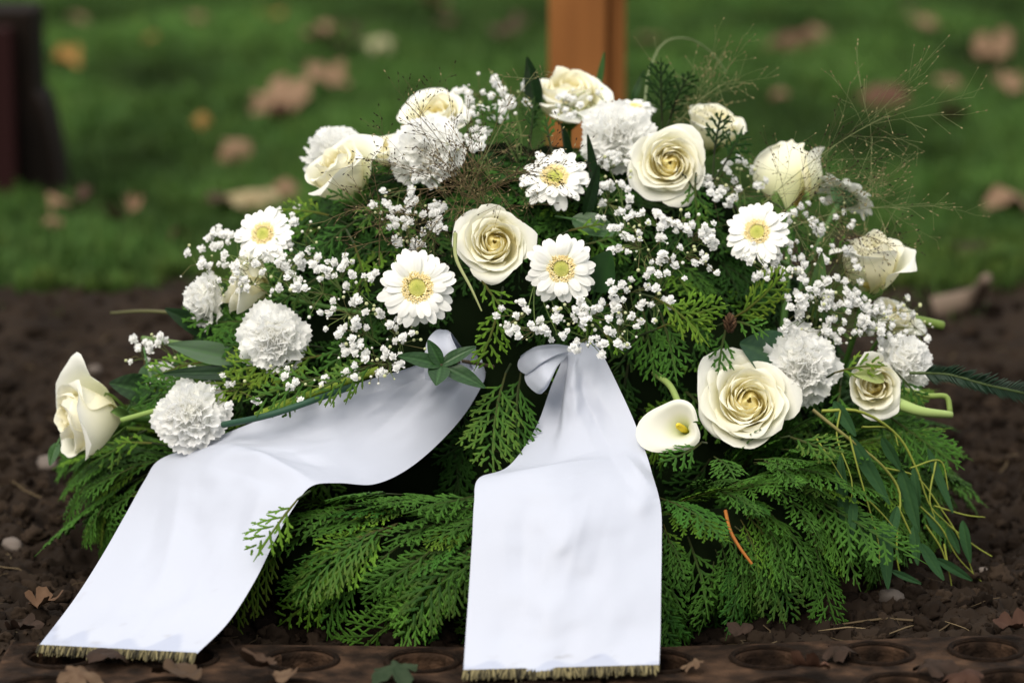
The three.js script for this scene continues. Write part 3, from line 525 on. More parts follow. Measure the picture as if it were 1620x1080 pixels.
function putRose(px, py, dia, dir, kind, label, dz = 0, spin = 0, k = 0) {
  const petals = { o: OPEN, h: HALF, b: BUD }[kind][k % { o: 3, h: 2, b: 3 }[kind]], width = { o: 0.1, h: 0.075, b: 0.058 }[kind];
  const d = V(...dir).normalize(), pos = P(px, py, dz), s = (dia / 1600 * (EYE.z - pos.z) / 3.24) / width;
  const t = thing('rose', label, 'rose', pos.clone().addScaledVector(d, -0.026 * s)); t.quaternion.copy(frame(d, V(0.3, 1, 0.2))); t.rotateY(spin); t.scale.setScalar(s);
  petals.forEach((q) => { const m = part('petal', q.g, M.petal, t); m.rotation.set(q.tilt, q.a, q.tilt); m.position.y = q.y; });
  if (kind !== 'b' || k % 3) part('added_heart', addedHeartG, M.petal, t);
  const hip = part('calyx', hipG, M.stem, t); hip.position.y = -0.003; hip.scale.y = 1.2;
  for (let i = 0; i < 5; i++) { const m = part('sepal', sepalG, M.stem, hip); m.rotation.y = i * 1.2566; m.position.y = -0.003; }
  const st = part('stem', stemG, M.stem, t); st.position.y = -0.008;
  return t;
}
putRose(1060, 258, 124, [0.02, 0.3, 1], 'o', 'fully open cream rose facing forward just below the topmost carnation', 0.045, 0.4, 0);
putRose(783, 384, 128, [-0.07, 0.42, 1], 'o', 'fully open cream rose with yellow heart in the centre above the gerberas', 0.05, 2.1, 1);
putRose(1185, 636, 158, [0.03, 0.55, 1], 'o', 'largest open cream rose with golden heart beside the calla', 0.03, 0.9, 2);
putRose(900, 150, 118, [-0.02, 0.95, 0.3], 'h', 'topmost cream rose opening upward in front of the wooden post', 0.0, 0.5, 0);
putRose(1130, 198, 108, [0.28, 0.9, 0.18], 'h', 'cream rose seen from the side with small conifer tips before it at upper right', 0.0, 2.2, 1);
putRose(690, 185, 104, [-0.15, 0.8, 0.45], 'h', 'cream rose speckled by grass seeds behind the upper left carnation', 0.01, 3.5, 0);
putRose(538, 272, 100, [-0.42, 0.75, 0.3], 'b', 'pale greenish cream rose bud in front of the far upper left carnation', 0.03, 1.1, 1);
putRose(618, 238, 76, [-0.15, 0.7, 0.3], 'h', 'small yellowish rose half hidden between bud and upper left carnation', -0.01, 4.1, 1);
putRose(1246, 278, 128, [-0.02, 0.75, -0.35], 'b', 'closed greenish cream rose behind grass plumes at upper right', 0.0, 2.7, 0);
putRose(1381, 418, 104, [0.22, 0.96, 0.2], 'b', 'tall half closed cream rose standing at the far right edge', 0.03, 5.2, 2);
putRose(1412, 500, 78, [0.3, 0.7, 0.3], 'h', 'cream rose mostly hidden by small blossoms below the far right rose', 0.0, 0.2, 0);
putRose(1384, 610, 94, [0.2, 0.12, 0.9], 'h', 'small cream rose beside the right carnations above drooping narrow leaves', 0.075, 1.5, 1);
putRose(133, 660, 122, [-0.88, 0.12, 0.42], 'b', 'cream rose lying on its side at the far left end', 0.06, 1.7, 1);
putRose(385, 452, 106, [-0.9, 0.25, 0.1], 'h', 'cream rose facing left behind small blossoms under the left gerbera', 0.01, 2.9, 0);

// ---------------------------------------------------------------- carnations
function carnPetal(u) {
  const L = lerp(0.0245, 0.0345, Math.pow(u, 0.6)) * rr(0.92, 1.08), half = lerp(0.5, 0.72, u), amp = lerp(0.0042, 0.0022, u), f = rr(4, 7), ph = rr(0, 6), f2 = rr(8, 12), ph2 = rr(0, 6), tint = lerp(0.97, 1, u), bend = rr(0.1, 0.5);
  return grid(28, 8, (a, t) => {
    const s = a * 2 - 1, teeth = 0.085 * Math.abs(((a * 9.5 + ph) % 1) - 0.5) * 2 + 0.06 * Math.sin(a * 8 + ph2), LL = L * (1 - 0.2 * s * s + teeth * t ** 4 - 0.03), ang = s * half * (0.25 + 0.75 * t);
    const z = amp * t * t * (Math.sin(s * f + ph) + 0.6 * t * Math.sin(s * f2 + ph2) + 0.3 * t ** 4 * Math.sin(s * 21 + ph)) - bend * L * 0.35 * t * t;
    return { p: [Math.sin(ang) * LL * t, Math.cos(ang) * LL * t, z], c: mixc([0.95, 0.96, 0.84], [0.99, 0.99, 0.97], clamp(t * 1.5)) };
  });
}
const CARN = [0, 1, 2].map(() => { const out = []; const n = 42; for (let i = 0; i < n; i++) { const u = i / (n - 1); out.push({ g: carnPetal(u), a: i * 2.39996 + rr(-0.3, 0.3), tilt: lerp(0.06, 1.62, Math.pow(u, 0.72)) + rr(-0.12, 0.12), roll: rr(-0.5, 0.5) * (1 - u), y: lerp(0.004, -0.004, u) }); } return out; });
const carnCore = grid(60, 26, (a, t) => { const th = a * 6.2832, ph = t * 2.3, x = Math.sin(ph) * Math.cos(th), y = Math.cos(ph), z = Math.sin(ph) * Math.sin(th), e = Math.min(1, Math.sin(ph) * 2), r = 0.0205 * (1 + e * (0.1 * Math.sin(th * 7 + 3 * Math.sin(ph * 5)) + 0.07 * Math.sin(ph * 17 + 2 * Math.sin(th * 3)))); return { p: [x * r, y * r * 0.95 + 0.004, z * r], c: [0.97, 0.97, 0.92] }; });  // white core added inside the carnation so gaps between petals look brighter
const carnCup = (() => { const mb = new MB(), g = new THREE.CylinderGeometry(0.0075, 0.0045, 0.026, 12, 3); mb.add(g, new THREE.Matrix4().makeTranslation(0, -0.013, 0), [0.09, 0.17, 0.06]); return mb.geo(); })();
const carnStem = (() => { const mb = new MB(); mb.tube([V(0, -0.025, 0), V(0, -0.06, 0.002), V(0.006, -0.1, -0.006)], [0.0022, 0.0022, 0.0024], [0.08, 0.15, 0.07], 7); mb.tube([V(0, -0.058, 0.002), V(0, -0.063, 0.002)], 0.0036, [0.09, 0.17, 0.07], 7); return mb.geo(); })();
function putCarnation(px, py, dia, dir, label, dz = 0, spin = 0, k = 0, sx = 1) {
  const d = V(...dir).normalize(), pos = P(px, py, dz), s = (dia / 1600 * (EYE.z - pos.z) / 3.24) / 0.066;
  const t = thing('carnation', label, 'carnation', pos.clone().addScaledVector(d, -0.012 * s)); t.quaternion.copy(frame(d, V(0.2, 1, 0.4))); t.rotateY(spin); t.scale.set(s * sx, s, s);
  for (const q of CARN[k % 3]) { const m = part('petal', q.g, M.carnation, t); m.rotation.order = 'YXZ'; m.rotation.set(q.tilt, q.a, 0); m.position.y = q.y; m.rotateY(q.roll); }
  part('added_core', carnCore, M.carnation, t); part('calyx', carnCup, M.stem, t); part('stem', carnStem, M.stem, t); return t;
}
putCarnation(976, 212, 116, [-0.02, 0.5, 0.9], 'topmost round white carnation between the two upper roses', 0.03, 0.3, 0);
putCarnation(671, 232, 122, [-0.12, 0.62, 0.7], 'wide white carnation at upper left in front of a speckled rose', 0.03, 1.2, 1);
putCarnation(530, 232, 108, [-0.2, 0.9, 0.1], 'white carnation with upright petals behind the upper left rose bud', -0.02, 2.2, 2);
putCarnation(433, 536, 112, [-0.05, 0.2, 1], 'white carnation facing forward above the left ribbon', 0.05, 3.1, 0);
putCarnation(318, 474, 92, [-0.95, 0.12, 0.25], 'white carnation seen side on at the far left behind thin stems', 0.02, 0.8, 1);
putCarnation(300, 654, 122, [-0.08, 0.42, 0.88], 'lowest white carnation lying left beside the ribbon', 0.05, 4.4, 2);
putCarnation(1272, 578, 126, [0.08, 0.25, 0.96], 'dense white carnation facing forward above right of the largest rose', 0.05, 2.7, 0);
putCarnation(1440, 566, 98, [0.55, 0.55, 0.5], 'ruffled white carnation at the far right edge above the cut stems', 0.06, 5.0, 1);
putCarnation(248, 592, 56, [-0.3, 0.7, 0.5], 'small pale carnation half hidden by a leaf at far left', -0.01, 1.9, 2);

// ---------------------------------------------------------------- gerberas
function gerbPetal(L, W, lift) {
  const nt = rr(0.0, 0.05), tw = rr(-0.25, 0.25), cv = rr(0.5, 1.3), bx = rr(-0.002, 0.002);
  return grid(6, 9, (a, t) => {
    const s = a * 2 - 1, w = W * Math.sqrt(clamp(1 - Math.pow(Math.abs(t - 0.6) / (t > 0.6 ? 0.412 : 0.66), t > 0.6 ? 2.2 : 2))) * (t < 0.2 ? 0.55 + 2.2 * t : 1), z = lift * L * t - cv * L * 0.2 * t * t * t - 0.0011 * s * s * (1 - t) + 0.0004 * Math.cos(s * 7.5) * Math.sin(Math.PI * t) + tw * s * w * t;
    return { p: [s * w + bx * t * t, z, L * t * (1 - nt * Math.abs(s) ** 3 * 0.3) - 0.0012 * (t > 0.95 ? Math.abs(Math.cos(s * 4.7)) * 0.4 : 0)], c: mixc([0.92, 0.93, 0.76], [0.97, 0.97, 0.93], clamp(t * 2.2)) };
  });
}
const GP = [0, 1, 2, 3, 4, 5].map(() => gerbPetal(0.0285 * rr(0.94, 1.04), 0.0051, rr(0.04, 0.2))), GI = [0, 1, 2, 3].map(() => gerbPetal(0.0215 * rr(0.85, 1.1), 0.0046, rr(0.22, 0.42)));
const gDisc = (() => { const mb = new MB(); for (let i = 0; i < 150; i++) { const r = 0.0078 * Math.sqrt(i / 150), a = i * 2.39996, p = V(Math.cos(a) * r, 0.0026 - 26 * r * r, Math.sin(a) * r); mb.tube([p, p.clone().add(V(Math.cos(a) * r * 0.1, 0.0013, Math.sin(a) * r * 0.1))], [0.00052, 0.00026], mixc([0.55, 0.62, 0.14], [0.85, 0.82, 0.35], r / 0.0078 + rr(-0.2, 0.2)), 5); } const b = new THREE.SphereGeometry(0.0085, 24, 8, 0, 6.2832, 0, Math.PI / 2); mb.add(b, new THREE.Matrix4().makeScale(1, 0.3, 1), [0.7, 0.7, 0.22]); return mb.geo(); })();
const gRing = (() => { const mb = new MB(); for (let i = 0; i < 360; i++) { const q = rnd(), r = lerp(0.0078, 0.0146, q), a = rr(0, 6.2832), h = lerp(0.0028, 0.0014, q) * rr(0.8, 1.25), p = V(Math.cos(a) * r, 0, Math.sin(a) * r), c = mixc([0.97, 0.82, 0.4], [0.99, 0.94, 0.7], rnd()); mb.tube([p, p.clone().add(V(Math.cos(a) * 0.0009, h, Math.sin(a) * 0.0009)), p.clone().add(V(Math.cos(a) * 0.0016, h + 0.001, Math.sin(a) * 0.0016))], [0.0006, 0.00085, 0.0005], [c, c, [0.97, 0.8, 0.42]], 4); } const b = new THREE.CylinderGeometry(0.0128, 0.006, 0.004, 24, 1, true); mb.add(b, new THREE.Matrix4().makeTranslation(0, -0.002, 0), [0.9, 0.75, 0.35]); return mb.geo(); })();
const gCup = (() => { const mb = new MB(), g = new THREE.LatheGeometry([[0.0034, -0.02], [0.0045, -0.014], [0.011, -0.008], [0.0142, -0.001]].map((q) => new THREE.Vector2(...q)), 20); mb.add(g, null, [0.06, 0.14, 0.05]); for (let i = 0; i < 26; i++) { const a = i / 26 * 6.2832, c = Math.cos(a), s = Math.sin(a); mb.tube([V(c * 0.006, -0.015, s * 0.006), V(c * 0.013, -0.008, s * 0.013), V(c * 0.018, -0.001, s * 0.018)], [0.001, 0.0014, 0.0002], [0.09, 0.18, 0.08], 4); } return mb.geo(); })();
const gStem = (() => { const mb = new MB(); mb.tube([V(0, -0.018, 0), V(0.001, -0.045, 0.002), V(0.004, -0.08, -0.008), V(0.01, -0.12, -0.03)], [0.0034, 0.003, 0.003, 0.003], [0.1, 0.2, 0.06], 8); return mb.geo(); })();
function putGerbera(px, py, dia, dir, label, dz = 0, spin = 0) {
  const d = V(...dir).normalize(), pos = P(px, py, dz), s = (dia / 1600 * (EYE.z - pos.z) / 3.24) / 0.079;
  const t = thing('gerbera', label, 'gerbera', pos); t.quaternion.copy(frame(d, V(0, 1, 0.5))); t.rotateY(spin); t.scale.setScalar(s);
  for (let i = 0; i < 25; i++) { const m = part('petal', GP[i % 6], M.gerbera, t), a = i / 25 * 6.2832 + rr(-0.07, 0.07); m.position.set(Math.sin(a) * 0.0105, rr(-0.0016, 0), Math.cos(a) * 0.0105); m.rotation.order = 'YXZ'; m.rotation.set(rnd() < 0.08 ? rr(0.25, 0.45) : rr(-0.1, 0.18), a, rr(-0.12, 0.12)); m.scale.set(rr(0.88, 1.1), 1, rr(0.88, 1.05)); }
  for (let i = 0; i < 17; i++) { const m = part('petal', GI[i % 4], M.gerbera, t), a = (i + 0.5) / 17 * 6.2832 + rr(-0.14, 0.14); m.position.set(Math.sin(a) * 0.0105, 0.0012, Math.cos(a) * 0.0105); m.rotation.order = 'YXZ'; m.rotation.set(rr(-0.14, 0.14), a, rr(-0.15, 0.15)); m.scale.set(rr(0.85, 1.12), 1, rr(0.8, 1.1)); }
  part('disc', gDisc, M.matte, t); part('stamen_ring', gRing, M.matte, t, 'stuff'); part('calyx', gCup, M.stem, t); part('stem', gStem, M.stem, t); return t;
}
putGerbera(660, 455, 130, [-0.02, 0.32, 1], 'largest white gerbera, lower left of the central rose, above the left ribbon', 0.06, 0.1);
putGerbera(888, 425, 118, [0, 0.2, 1], 'white gerbera facing forward just right of the central rose', 0.06, 0.6);
putGerbera(878, 280, 118, [-0.03, 0.8, 0.72], 'white gerbera tilted upward above the central rose', 0.04, 1.3);
putGerbera(1198, 367, 108, [-0.2, 0.5, 0.85], 'white gerbera at right on a bent green stem', 0.06, 2.0);
putGerbera(416, 370, 100, [-0.3, 0.55, 0.8], 'white gerbera at the upper left over fine stems', 0.04, 0.9);
putGerbera(1338, 306, 112, [0.5, 0.72, -0.42], 'white gerbera seen from behind with thick stem at upper right', 0.02, 0.3);
putGerbera(1003, 168, 74, [0.05, 0.98, 0.08], 'small white gerbera seen edge on behind the topmost carnation', -0.02, 0.3);

// ---------------------------------------------------------------- calla
{
  const pos = at(1078, 673, 0.11), t = thing('calla_lily', 'white calla flower with yellow spadix between right ribbon and largest rose', 'calla lily', pos);
  t.quaternion.copy(frame(V(-0.28, 0.42, 0.86), V(-1, -0.15, 0))); t.scale.setScalar(0.84);
  const g = grid(40, 22, (a, q) => {
    const th = (a * 2 - 1) * Math.PI * 0.99, r0 = 0.004 + 0.0255 * Math.pow(q, 1.5), y = -0.034 + 0.044 * Math.pow(q, 0.75), tip = Math.pow(Math.max(0, Math.cos(th)), 3) * Math.pow(q, 2.5), back = sstep(0.72, 1, Math.abs(th) / Math.PI);
    const roll = Math.pow(clamp((q - 0.8) / 0.2), 2); const r = r0 * (1 - 0.22 * back) * (1 + 0.02 * Math.sin(th * 3)) + tip * 0.02;
    return { p: [Math.sin(th) * r * (0.92 + 0.1 * q), y - roll * 0.009 * (1 - 0.6 * tip) - tip * 0.006 + 0.004 * Math.sin(th * 2) * q * q, Math.cos(th) * r + 0.004 * q + (th > 0 ? 0.0012 : -0.0012) * back], c: mixc([0.55, 0.68, 0.2], [0.95, 0.94, 0.82], clamp(Math.pow(q * 1.6, 0.9))) };
  });
  part('spathe', g, M.petal, t);
  const mb = new MB(); mb.tube([V(0, -0.03, 0.001), V(0, -0.015, 0.002), V(0, 0.0, 0.003), V(0, 0.006, 0.003)], [0.003, 0.0042, 0.0037, 0.002], [0.86, 0.66, 0.06], 10); part('spadix', mb.geo(), M.matte, t);
  const ms = new MB(); ms.tube([V(0, -0.032, 0), V(0, -0.05, 0.002), V(0, -0.09, 0.012)], [0.0045, 0.005, 0.005], [0.2, 0.34, 0.07], 9); part('stem', ms.geo(), M.stem, t);
}

// ---------------------------------------------------------------- baby's breath
const floret = [0, 1, 2, 3, 4].map(() => { const mb = new MB(); for (let l = 0; l < 4; l++) { const n = [7, 7, 6, 4][l]; for (let i = 0; i < n; i++) { const a = i / n * 6.2832 + l * 0.7 + rr(-0.3, 0.3), til = [1.6, 1.1, 0.65, 0.25][l] + rr(-0.25, 0.25), L = 0.0049 * rr(0.8, 1.15) * (1 - 0.08 * l), W = 0.0017 * rr(0.8, 1.2), m = new THREE.Matrix4().makeRotationY(a).multiply(new THREE.Matrix4().makeRotationX(til)), z = rr(-1, 1) * 0.0007; const pts = [[-0.3 * W, 0, 0], [0.3 * W, 0, 0], [W, L * 0.65, z], [-W, L * 0.65, -z], [0.55 * W, L, -0.0008], [-0.55 * W, L * 0.94, -0.0006]].map((p) => mb.v(V(...p).applyMatrix4(m), p[1] < 1e-5 ? [0.93, 0.94, 0.85] : [0.99, 0.99, 0.98])); mb.quad(pts[0], pts[1], pts[2], pts[3]); mb.quad(pts[3], pts[2], pts[4], pts[5]); } } mb.add(new THREE.IcosahedronGeometry(0.0026, 1), new THREE.Matrix4().makeTranslation(0, 0.0012, 0), [0.97, 0.97, 0.94]); mb.tube([V(0, -0.004, 0), V(0, -0.001, 0)], [0.0006, 0.0013], [0.25, 0.34, 0.12], 5); return mb.geo(); });  // each floret has a small white core sphere added to brighten it
const budG = new THREE.IcosahedronGeometry(0.0013, 1);
const BROWN = [0.13, 0.12, 0.05], GSTEM = [0.14, 0.2, 0.06];
// [px, py, rx, ry, blossoms, base px, base py, dz, label]
const SPR = [
  [790, 150, 58, 34, 20, 820, 260, 0.02, 'upright cluster of tiny white blossoms left of the topmost rose'],
  [735, 200, 40, 34, 14, 780, 290, 0.03, 'tiny white blossoms right of the speckled upper left rose'],
  [640, 320, 56, 34, 16, 650, 420, 0.05, 'tiny white blossoms beneath the wide upper left carnation'],
  [665, 362, 44, 30, 10, 690, 440, 0.05, 'tiny white blossoms directly above the largest gerbera'],
  [468, 382, 34, 56, 18, 540, 460, 0.03, 'tiny white blossoms just right of the left gerbera'],
  [345, 415, 62, 48, 18, 460, 500, 0.035, 'airy tiny blossoms on bare stems left of the left gerbera'],
  [415, 435, 62, 30, 15, 500, 490, 0.05, 'tiny blossoms in front of the left facing rose'],
  [540, 470, 54, 52, 20, 590, 540, 0.05, 'tiny white blossoms left of the largest gerbera'],
  [600, 550, 66, 50, 28, 640, 600, 0.05, 'dense tiny blossoms below the largest gerbera above the left ribbon'],
  [870, 505, 78, 34, 24, 850, 440, 0.055, 'tiny blossoms over the knot between both ribbons'],
  [950, 520, 52, 40, 16, 920, 470, 0.055, 'tiny blossoms at the top of the right ribbon'],
  [965, 295, 34, 50, 18, 990, 380, 0.03, 'tiny blossoms between upper gerbera and upper open rose'],
  [1055, 385, 78, 52, 38, 1040, 470, 0.05, 'broad drift of tiny blossoms left of the right gerbera'],
  [1165, 285, 48, 30, 18, 1170, 360, 0.02, 'tiny blossoms right of the upper open rose'],
  [1225, 412, 50, 36, 16, 1240, 480, 0.055, 'tiny blossoms overlapping the right gerbera petals'],
  [1310, 440, 52, 48, 26, 1290, 520, 0.05, 'tiny blossoms left of the tall far right rose'],
  [1320, 505, 74, 40, 42, 1290, 560, 0.06, 'thick bank of tiny blossoms above the right carnation'],
  [1420, 515, 52, 40, 20, 1340, 540, 0.05, 'tiny blossoms spilling over the far right edge'],
  [1010, 480, 46, 34, 14, 1020, 540, 0.05, 'tiny blossoms before the dark fronds right of the knot'],
  [255, 575, 54, 42, 12, 380, 600, 0.02, 'thin spray of buds and tiny blossoms at the far left'],
  [420, 615, 80, 36, 9, 500, 600, 0.05, 'few scattered tiny blossoms over the fronds above the left ribbon'],
  [930, 165, 50, 24, 12, 940, 240, 0.035, 'tiny blossoms in front of the topmost rose'],
  [1300, 345, 56, 26, 10, 1270, 420, 0.03, 'tiny blossoms under the gerbera seen from behind'],
];
for (const [cx, cy, rx, ry, n, bx, by, dz, label] of SPR) {
  const N = Math.round(n * 1.9), base = P(bx, by, -0.03), t = thing('blossom_spray', label, "baby's breath", base), mb = new MB(), mk = new MB(), hubs = [], k = Math.max(2, Math.round(n / 5));
  const L = (p) => p.clone().sub(base);
  for (let i = 0; i < k; i++) { const a = i / k * 6.28 + rr(-0.4, 0.4), h = P(cx + Math.cos(a) * rx * 0.55, cy + Math.sin(a) * ry * 0.55, dz - 0.018 + gauss() * 0.006); hubs.push(h); mb.tube(bez(L(base), L(base.clone().lerp(h, 0.5).add(V(gauss() * 0.012, 0.012, 0.008))), L(h), 5), [0.0008, 0.0008, 0.0007, 0.0006, 0.0006, 0.0005], GSTEM, 3); }
  const twig = (p, r) => { const h = hubs.reduce((a, b) => (a.distanceTo(p) < b.distanceTo(p) ? a : b)); const mid = h.clone().lerp(p, rr(0.4, 0.7)).add(V(gauss() * 0.005, gauss() * 0.005, gauss() * 0.005)); mb.tube([L(h), L(mid), L(p)], r, rnd() < 0.5 ? GSTEM : BROWN, 3); return mid; };
  let last = null;
  for (let i = 0; i < N; i++) {
    const a = rr(0, 6.28), q = Math.sqrt(rnd()) * 1.15; let x = cx + Math.cos(a) * q * rx, y = cy + Math.sin(a) * q * ry;
    if (last && rnd() < 0.3) { x = last[0] + gauss() * 14; y = last[1] + gauss() * 14; } last = [x, y];
    if (Math.hypot(x - 697, (y - 580) * 1.4) < 62) continue;
    const p = P(x, y, dz + gauss() * 0.011); twig(p, 0.00042);
    const m = part('blossom', floret[i % 5], M.floret, t); m.position.copy(L(p)); m.quaternion.copy(frame(V(gauss() * 0.8 + (x - 810) / 900, 0.6 + gauss() * 0.6, 0.9), V(rnd(), rnd(), rnd()))); m.scale.setScalar(rr(0.62, 1.05));
  }
  for (let i = 0; i < n * 0.9; i++) { const a = rr(0, 6.28), q = Math.sqrt(rnd()) * 1.15, p = P(cx + Math.cos(a) * q * rx, cy + Math.sin(a) * q * ry, dz + gauss() * 0.012); twig(p, 0.00034); mk.add(budG, new THREE.Matrix4().makeTranslation(...L(p).toArray()).scale(V(1, 1, 1).multiplyScalar(rr(0.7, 1.5))), rnd() < 0.6 ? [0.55, 0.58, 0.32] : [0.8, 0.8, 0.72]); }
  part('stem', mb.geo(), M.hair, t); part('buds', mk.geo(), M.matte, t, 'stuff');
}

// ---------------------------------------------------------------- broad leaves
function leafGeo(L, W, fold, bend, c0, c1, wave = 0.05) {
  const ph = rr(0, 6);
  return grid(8, 14, (a, t) => { const s = a * 2 - 1, w = W * Math.pow(Math.sin(Math.PI * Math.pow(t, 0.78) * 0.985 + 0.02), 0.85) + 0.0006, vein = Math.abs(s) < 0.13 ? 0.35 : 0; return { p: [s * w, L * t, fold * w * Math.abs(s) + bend * L * t * t + wave * w * Math.sin(t * 9 + s * 3 + ph) * Math.abs(s) - (vein ? 0.0006 : 0)], c: mixc(c0, c1, clamp(vein + 0.3 * Math.abs(Math.sin(t * 22 - Math.abs(s) * 3)) ** 8 + rr(0, 0.12))) }; });
}
const DK = [0.009, 0.026, 0.009], MD = [0.022, 0.066, 0.016], LT = [0.066, 0.15, 0.045], GY = [0.075, 0.125, 0.068];
// [root, tip, width px, dz, colours, fold, label]
const LEAVES = [
  [848, 178, 836, 92, 28, -0.01, DK, MD, 0.3, 'dark pointed leaf standing left of the topmost rose'],
  [902, 262, 890, 196, 14, -0.015, DK, MD, 0.4, 'dark strap leaf rising between top rose and topmost carnation'],
  [944, 320, 932, 215, 15, -0.005, DK, MD, 0.4, 'narrow dark strap leaf left of the topmost carnation'],
  [925, 345, 948, 262, 18, 0.0, DK, MD, 0.3, 'dark leaf tucked under the topmost carnation'],
  [1260, 575, 1166, 545, 74, 0.03, [0.02, 0.06, 0.03], [0.06, 0.13, 0.05], 0.15, 'broad dark green leaf behind the dense right carnation'],
  [250, 625, 172, 606, 46, 0.01, DK, LT, 0.35, 'dark folded leaf pointing left above the far left rose'],
  [232, 575, 250, 640, 40, 0.025, MD, LT, 0.3, 'lighter underside of a leaf beside the lowest left carnation'],
  [335, 530, 262, 488, 30, 0.0, DK, MD, 0.3, 'dark leaf below the side on left carnation'],
  [385, 570, 265, 545, 34, 0.02, GY, LT, 0.25, 'grey green leaf pointing left under the left carnation'],
  [400, 590, 258, 590, 22, 0.015, DK, MD, 0.3, 'long dark leaf lying left under the grey green leaf'],
  [940, 460, 968, 395, 50, 0.02, MD, MD, 0.2, 'rounded green leaf behind the centre gerbera'],
  [905, 345, 980, 372, 36, 0.0, MD, LT, 0.2, 'green leaf in the shade right of the centre gerbera'],
  [1300, 600, 1240, 520, 30, 0.01, MD, LT, 0.2, 'green leaf tip behind the right carnation'],
  [1400, 600, 1352, 592, 20, 0.09, [0.3, 0.36, 0.12], [0.42, 0.46, 0.2], 0.5, 'pale yellow green petal like leaf above the small right rose'],
  [1290, 485, 1300, 400, 22, 0.02, LT, [0.2, 0.28, 0.06], 0.3, 'yellow green leaf in the bank of tiny blossoms'],
  [90, 700, 78, 735, 16, 0.04, MD, LT, 0.2, 'small green leaf under the far left rose'],
  [205, 640, 250, 605, 20, 0.03, MD, LT, 0.2, 'small green leaf right of the far left rose'],
  [1000, 160, 1020, 110, 10, -0.04, MD, LT, 0.2, 'short green blade at the foot of the wooden post'],
  [945, 150, 957, 82, 10, -0.06, LT, LT, 0.2, 'pale green blade in front of the wooden post'],
];
for (const [a, b, c, d, w, dz, c0, c1, fold, label] of LEAVES) {
  const p0 = P(a, b, dz), p1 = at(c, d, p0.z + 0.02), dir = p1.clone().sub(p0), t = thing('leaf', label, 'leaf', p0); t.quaternion.copy(frame(dir, V(rr(-0.4, 0.4), 0.6, 1)));
  part('blade', leafGeo(dir.length(), w / 1600 / 2 * 1.05, fold, rr(-0.08, 0.12), c0, c1), M.leaf, t); const mb = new MB(); mb.tube([V(0, -0.02, -0.01), V(0, 0.004, 0)], 0.0012, c1, 5); part('stalk', mb.geo(), M.stem, t);
}
{ // glossy leaf cluster lying on the left ribbon's knot
  const o = at(697, 578, 0.075), t = thing('leaf_cluster', 'cluster of five glossy dark leaves lying on the knot of the left ribbon', 'leaf cluster', o);
  for (const [x, y, w, z] of [[632, 560, 24, 0.09], [678, 538, 20, 0.075], [690, 607, 32, 0.095], [768, 610, 26, 0.085], [752, 546, 20, 0.07]]) { const p = at(x, y, z), d = p.clone().sub(o), m = part('leaf', leafGeo(d.length(), w / 3200, 0.3, -0.1, [0.014, 0.045, 0.012], [0.05, 0.13, 0.035]), M.leaf, t); m.quaternion.copy(frame(d, V(0, 0.8, 1))); }
  const mb = new MB(); mb.tube([V(0.05, -0.012, -0.05), V(0.02, 0, -0.02), V(0, 0, 0)], 0.0018, [0.07, 0.05, 0.03], 6); part('twig', mb.geo(), M.stem, t);
}

